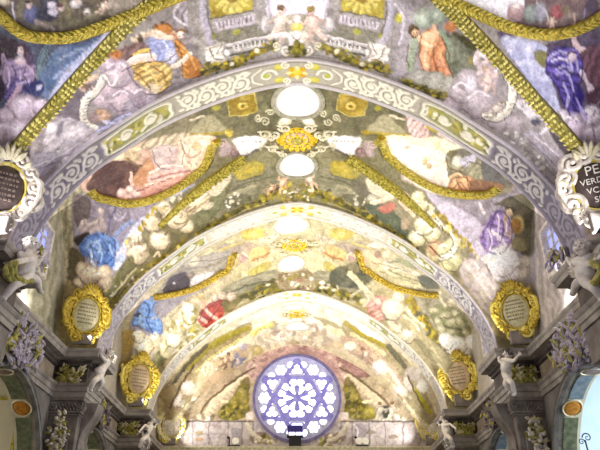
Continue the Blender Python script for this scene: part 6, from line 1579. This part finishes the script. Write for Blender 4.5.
# ---------------------------------------------------------------- pilasters
def pilaster(k, s, label):
    ya, yb = RIBY[k] - .08, RIBY[k] + .88
    xa, xb = 5.02, 5.71
    yc, xc = (ya + yb) / 2, (xa + xb) / 2
    t = thing('pilaster', (s * xc, yc, -EYE), label, 'pilaster', 'pilasters between the chapels')
    mb = MB()
    mb.box((s * xc, yc, (3.48 - .9) / 2), (xb - xa, yb - ya, 3.48 + .9)); mb.box((s * (xa - .02), yc, 1.1), (.05, .62, 3.6)); mb.box((s * xc, ya - .02, 1.1), (.42, .05, 3.6))
    sh = mb.build('shaft', M['stone'], t, bevel=.02, smooth=False)
    mb = MB()
    for z, e, hh in ((3.76, .10, .10), (3.68, .06, .08), (3.46, .05, .05), (3.40, .03, .04)): mb.box((s * (xc - e / 2), yc, z), (xb - xa + e, yb - ya + 2 * e, hh))
    mb.box((s * xc, yc, 3.57), (xb - xa, yb - ya, .2))
    cpo = mb.build('capital', M['stone'], t, bevel=.012, smooth=False)
    lf = MB(); vo = MB()
    for q in range(9):
        x = s * (xa + .05 + q * .075)
        lf.leaf((x, ya - .01, 3.46), (x, ya - .07, 3.55 + .02 * (q % 2)), (0, -1, 0), .08, .4, -.1)
        lf.leaf((x + s * .03, ya - .01, 3.54), (x + s * .05, ya - .10, 3.66 - .02 * (q % 2)), (0, -1, 0), .085, .4, -.1)
        y = ya + .06 + q * .1
        lf.leaf((s * (xa - .01), y, 3.46), (s * (xa - .1), y, 3.62), (-s, 0, 0), .11, .3)
    lf.build('acanthus_leaves', M['stone'], cpo)
    for x, y, A in ((s * (xa - .04), ya - .06, Vector((s, 0, 0))), (s * (xb - .1), ya - .06, Vector((-s, 0, 0)))):
        vo = MB(); volute(vo, Vector((x, y, 3.60)), A, Vector((0, 0, 1)), Vector((0, -1, 0)), .11, .03, 1.6, PI / 2, 1); vo.build('volute_scroll', M['stone'], cpo)
    # curved console on the nave side
    rows = []
    for q in np.linspace(0, 1, 14):
        z = 3.72 - 1.0 * q; ex = .30 * (1 - q) ** 1.6 + .05 + .05 * math.sin(q * PI * 2)
        rows.append([(s * (xa + .02), yc - .26, z), (s * (xa - ex), yc - .26, z), (s * (xa - ex - .02), yc, z), (s * (xa - ex), yc + .26, z), (s * (xa + .02), yc + .26, z)])
    vo = MB(); vo.grid(rows); vo.build('console', M['stone'], cpo)
    rr = random.Random(k * 7 + s)
    fm, fl = MB(), MB()
    for q in range(170):
        z = 3.40 - 2.2 * rr.random(); wd = .15 + .06 * math.sin(z * 7)
        c = Vector((s * (xc + .02) + rr.uniform(-wd, wd), ya - .06 - rr.uniform(0, .09), z))
        a = rr.uniform(0, 2 * PI); d = Vector((math.cos(a), -.25, math.sin(a)))
        (fm if rr.random() < .55 else fl).leaf(c, c + d * .13, (0, -1, 0), .085, .5)
        if rr.random() < .4: fm.ball(c + Vector((0, -.05, 0)), rr.uniform(.03, .05), 7, 5)
    fm.build('festoon_foliage', M['white'], sh); fl.build('festoon_leaves', M['leafgreen'], sh)
    mb = MB(); mb.box((s * xc, yc, -1.25), (xb - xa + .16, yb - ya + .3, .7)); mb.box((s * xc, yc, -.86), (xb - xa + .1, yb - ya + .2, .1)); mb.build('pedestal', M['stone'], t, bevel=.02, smooth=False)
for s in (-1, 1):
    mb = MB(); yc = RIBY[1] + .4
    mb.box((s * 5.365, yc, 1.1), (.69, .96, 5.4)); mb.box((s * 5.0, yc, 1.1), (.05, .62, 4.2)); mb.box((s * 5.34, yc, 3.5), (.8, 1.1, .58)); mb.box((s * 5.34, yc, -1.2), (.85, 1.2, .8))
    mb.build('trim_4' if s < 0 else 'trim_5', M['stone'], kind='structure', smooth=False)
for k, nm in ((2, 'second'), (3, 'third')):
    for s, sd in ((-1, 'left'), (1, 'right')):
        pilaster(k, s, ('grey %s pilaster with white flower festoon, beside the painted chapel arch' if k == 2 else 'far grey %s pilaster below the third cornice corner') % sd)

# ---------------------------------------------------------------- chapel arches and chapels
def chapel_arch(b, s, label):
    yc, ar = CH[(b, s)]
    t = thing('chapel_arch', (s * XF, yc, -EYE), label, 'arch', 'painted chapel arches in the side walls')
    def sweep(sec, a0=0, a1=PI, n=48):
        return [[(s * x, yc - r * math.cos(a), AZ + r * math.sin(a)) for x, r in sec] for a in np.linspace(a0, a1, n)]
    def jambs(mb, sec):
        for q in (-1, 1): mb.grid([[(s * x, yc + q * r, z) for x, r in sec] for z in (-EYE, AZ)])
    sec = [(XF + .05, ar + .22), (XF - .06, ar + .22), (XF - .09, ar + .17), (XF - .05, ar + .14), (XF - .05, ar + .10), (XF - .10, ar + .07), (XF - .10, ar + .02), (XF - .02, ar), (XF + .1, ar)]
    mb = MB(); mb.grid(sweep(sec)); jambs(mb, sec); mb.build('archivolt', M['archgrey'], t)
    sec = [(XF - .02, ar), (XF + .46, ar), (XF + .46, ar + .1)]
    mb = MB(); mb.grid(sweep(sec)); jambs(mb, sec); so = mb.build('soffit', M['cream'], t)
    # painted roundels and panels between fillets
    def patch(a0, a1, m, nm, rnd=False):
        mb = MB()
        ac, ah = (a0 + a1) / 2, (a1 - a0) / 2
        rows = []
        if rnd:
            for q, l in ((1, .005), (.92, .015), (.5, .02), (.02, .02)):
                rows.append([(s * (XF + .22 + .19 * q * math.cos(th)), yc - (ar - l) * math.cos(ac + ah * q * math.sin(th)), AZ + (ar - l) * math.sin(ac + ah * q * math.sin(th))) for th in np.linspace(0, 2 * PI, 32, endpoint=False)])
            mb.grid(rows, closed_v=True)
        else:
            for a in np.linspace(a0, a1, 14):
                rows.append([(s * x, yc - (ar - l) * math.cos(a), AZ + (ar - l) * math.sin(a)) for x, l in ((XF + .08, .0), (XF + .09, .015), (XF + .39, .015), (XF + .40, 0))])
            mb.grid(rows)
        mb.build(nm, m, so)
        if rnd:
            mb = MB(); mb.tube([(s * (XF + .22 + .205 * math.cos(th)), yc - (ar - .01) * math.cos(ac + ah * 1.08 * math.sin(th)), AZ + (ar - .01) * math.sin(ac + ah * 1.08 * math.sin(th))) for th in np.linspace(0, 2 * PI, 32, endpoint=False)], .018, n=6, closed=True)
            mb.build('roundel_rim', M['ivory'], so)
    da = .20 / ar
    for k, (c, mm) in enumerate(((.08, 'brown'), (.29, 'orange'), (.5, 'brown'), (.71, 'orange'), (.92, 'brown'))):
        a = PI * c; patch(a - da, a + da, M[mm], 'roundel', True)
        if k < 4: patch(a + da * 1.25, a + PI * .21 - da * 1.25, M['green' if (s < 0 or k == 3 or k == 0) else 'blue'], 'painted_panel')
for b, nm in ((0, 'hidden'), (1, 'nearest'), (2, 'second'), (3, 'third')):
    if b == 0: continue
    for s, sd in ((-1, 'left'), (1, 'right')):
        chapel_arch(b, s, {('nearest', 'left'): 'nearest left chapel arch with orange roundel and green painted panels', ('nearest', 'right'): 'nearest right chapel arch with blue, orange and green panels, chapel brightly lit',
                           ('second', 'left'): 'second left chapel arch, low beside the white festoon', ('second', 'right'): 'second right chapel arch, low beside the dusky leaf cluster',
                           ('third', 'left'): 'third left chapel arch, below the far cornice', ('third', 'right'): 'third right chapel arch, below the far cornice'}[(nm, sd)])
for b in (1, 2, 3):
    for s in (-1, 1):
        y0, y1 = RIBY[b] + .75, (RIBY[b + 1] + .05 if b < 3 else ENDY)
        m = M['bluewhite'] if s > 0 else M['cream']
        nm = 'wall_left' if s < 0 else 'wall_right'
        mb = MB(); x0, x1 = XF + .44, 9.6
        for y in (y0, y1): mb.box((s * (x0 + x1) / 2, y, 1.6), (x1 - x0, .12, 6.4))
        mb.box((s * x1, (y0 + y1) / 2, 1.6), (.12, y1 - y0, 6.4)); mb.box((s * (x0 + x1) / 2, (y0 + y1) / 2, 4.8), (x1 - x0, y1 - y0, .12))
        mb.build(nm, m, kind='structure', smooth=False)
# framed panel in the left chapel, iron scroll in the right one
t = thing('wall_panel', (-6.85, 15.30, 1.2), 'cream wall panel with yellow frame and orange lower field inside the nearest left chapel', 'panel')
yw = RIBY[2] + .05 - .07
mb = MB(); mb.box((-6.85, yw - .02, 3.0), (.9, .04, 1.5)); mb.build('panel_field', M['cream'], t, smooth=False)
mb = MB()
for dx in (-.45, .45): mb.box((-6.85 + dx, yw - .04, 2.65), (.07, .07, 2.3))
for z in (3.78, 2.22, 1.5): mb.box((-6.85, yw - .04, z), (.97, .07, .07))
mb.build('panel_frame', M['gold_green'], t, smooth=False)
mb = MB(); mb.box((-6.85, yw - .02, 1.86), (.9, .04, .66)); mb.build('lower_field', M['orange'], t, smooth=False)
o = at_x(585, 440, 6.1)
t = thing('iron_bracket', o - Vector((0, 0, .5)), 'black wrought iron scroll in front of the bright right chapel', 'bracket')
mb = MB(); A, B, N = Vector((1, 0, 0)), Vector((0, 0, 1)), Vector((0, -1, 0))
volute(mb, o + Vector((.05, 0, .05)), A, B, N, .10, .014, 1.3, PI, -1); volute(mb, o + Vector((-.08, 0, -.04)), A, B, N, .07, .012, 1.3, 0, 1)
mb.tube([o + Vector((.0, 0, .0)), o + Vector((.02, 0, -.3)), o + Vector((-.05, .1, -.7)), Vector((XF + .1, CH[(1, 1)][0] + CH[(1, 1)][1] - .02, o.z - .9))], .016, n=6)
mb.build('scrollwork', M['iron'], t)

# ---------------------------------------------------------------- floodlights on the far cornice
def on_end(u, v, Y):
    d = ray(u, v); return Vector(d * (Y / d[1]))
o = on_end(295, 434, 27.28); o.z = HC
t = thing('floodlight', o, 'dark blue box floodlight on the ledge below the rose window', 'floodlight')
mb = MB(); mb.box((o.x, o.y, HC + .66), (.62, .22, .28)); mb.build('housing', M['lamp_blue'], t, bevel=.03, smooth=False)
mb = MB(); mb.box((o.x - .13, o.y - .09, HC + .46), (.24, .06, .12)); mb.box((o.x + .15, o.y - .09, HC + .46), (.24, .06, .12)); mb.build('lens', M['lens'], t, bevel=.01, smooth=False)
mb = MB(); mb.box((o.x, o.y, HC + .46), (.62, .12, .14)); mb.box((o.x, o.y, HC + .36), (.66, .2, .08)); mb.box((o.x, o.y, HC + .17), (.5, .16, .34)); mb.build('stand', M['lamp_black'], t, bevel=.01, smooth=False)
for u, v, lab, fl in ((234, 446, 'small round white spotlight with black bracket, left on the far ledge', -1), (362, 445, 'pair of small white spotlights with black bracket, right on the far ledge', 1)):
    o = on_end(u, v, 27.32); o.z = HC
    t = thing('spotlight', o, lab, 'spotlight', 'spotlights on the far ledge')
    mb = MB()
    for dx in ((.06,) if fl < 0 else (-.13, .14)):
        mb.tube([(o.x + dx, o.y + .12, HC + .12), (o.x + dx, o.y + .04, HC + .15), (o.x + dx, o.y - .12, HC + .18)], [.05, .12, .14], n=14)
    mb.build('lamp_head', M['lamp_white'], t)
    mb = MB(); mb.box((o.x + fl * .02, o.y + .02, HC + .02), (.5, .14, .04)); mb.box((o.x - .2, o.y + .02, HC + .16), (.05, .08, .3)); mb.tube([(o.x - .2, o.y, HC + .3), (o.x - .28, o.y - .05, HC + .36)], .05, n=8)
    if fl > 0: mb.box((o.x + .26, o.y + .02, HC + .2), (.08, .1, .12))
    mb.build('bracket', M['lamp_black'], t)

# ---------------------------------------------------------------- light: cornice floodlights, windows, air
def area(name, loc, rot, size, energy, col):
    l = bpy.data.lights.new(name, 'AREA'); l.shape = 'RECTANGLE'; l.size, l.size_y = size
    l.energy = energy; l.color = col; l.spread = math.radians(130)
    o = bpy.data.objects.new(name, l); COL.objects.link(o)
    o.location = (loc[0], loc[1], loc[2] + EYE); o.rotation_euler = rot
    return o
LIT = [(0, 165, (1.0, .97, 1.0)), (1, 170, (1.0, .97, .95)), (2, 215, (1.0, .97, .91)), (3, 190, (1.0, .97, .91))]
for b, e, c in LIT:
    y0, y1 = BAYS[b]
    if b == 0: y0 = 5.0
    for s in (-1, 1):
        area('cornice_light', (s * 4.85, (y0 + y1) / 2, HC + .12), (0, PI + s * -.85, 0), (.3, (y1 - y0) * .9), e, c)
area('chapel_window_light', (9.3, 12.9, 2.8), (0, PI / 2, 0), (1.6, 2.4), 190, (.86, .94, 1.0))
area('chapel_window_light', (9.3, 18.7, 2.8), (0, PI / 2, 0), (1.6, 2.4), 60, (.9, .95, 1.0))
for y in (12.9, 18.7): area('chapel_window_light', (-9.3, y, 2.8), (0, -PI / 2, 0), (1.6, 2.4), 45, (1.0, .95, .82))
for s in (-1, 1):
    for y in (12.7, 18.5):
        l = bpy.data.lights.new('cornice_lamp', 'POINT'); l.energy = 16; l.color = (1, .97, .93); l.shadow_soft_size = .12
        o = bpy.data.objects.new('cornice_lamp', l); COL.objects.link(o); o.location = (s * 5.5, y, HC + EYE + .3)
w = bpy.data.worlds.new('World'); scn.world = w; w.use_nodes = True
bgn = w.node_tree.nodes['Background']; bgn.inputs['Color'].default_value = (.80, .78, .86, 1); bgn.inputs['Strength'].default_value = .40

# ---------------------------------------------------------------- camera and film
cam = bpy.data.cameras.new('Camera'); cam.sensor_width = 36; cam.lens = FPX / 600 * 36; cam.clip_end = 200
cam.shift_x = 3 / 600
co = bpy.data.objects.new('Camera', cam); COL.objects.link(co)
co.location = (0, 0, EYE); co.rotation_euler = (PI / 2 + PITCH, 0, 0)
scn.camera = co
scn.view_settings.view_transform = 'Standard'; scn.view_settings.look = 'None'
scn.view_settings.exposure = 0.0; scn.view_settings.gamma = 1.0
try: scn.view_settings.use_curve_mapping = False
except Exception: pass
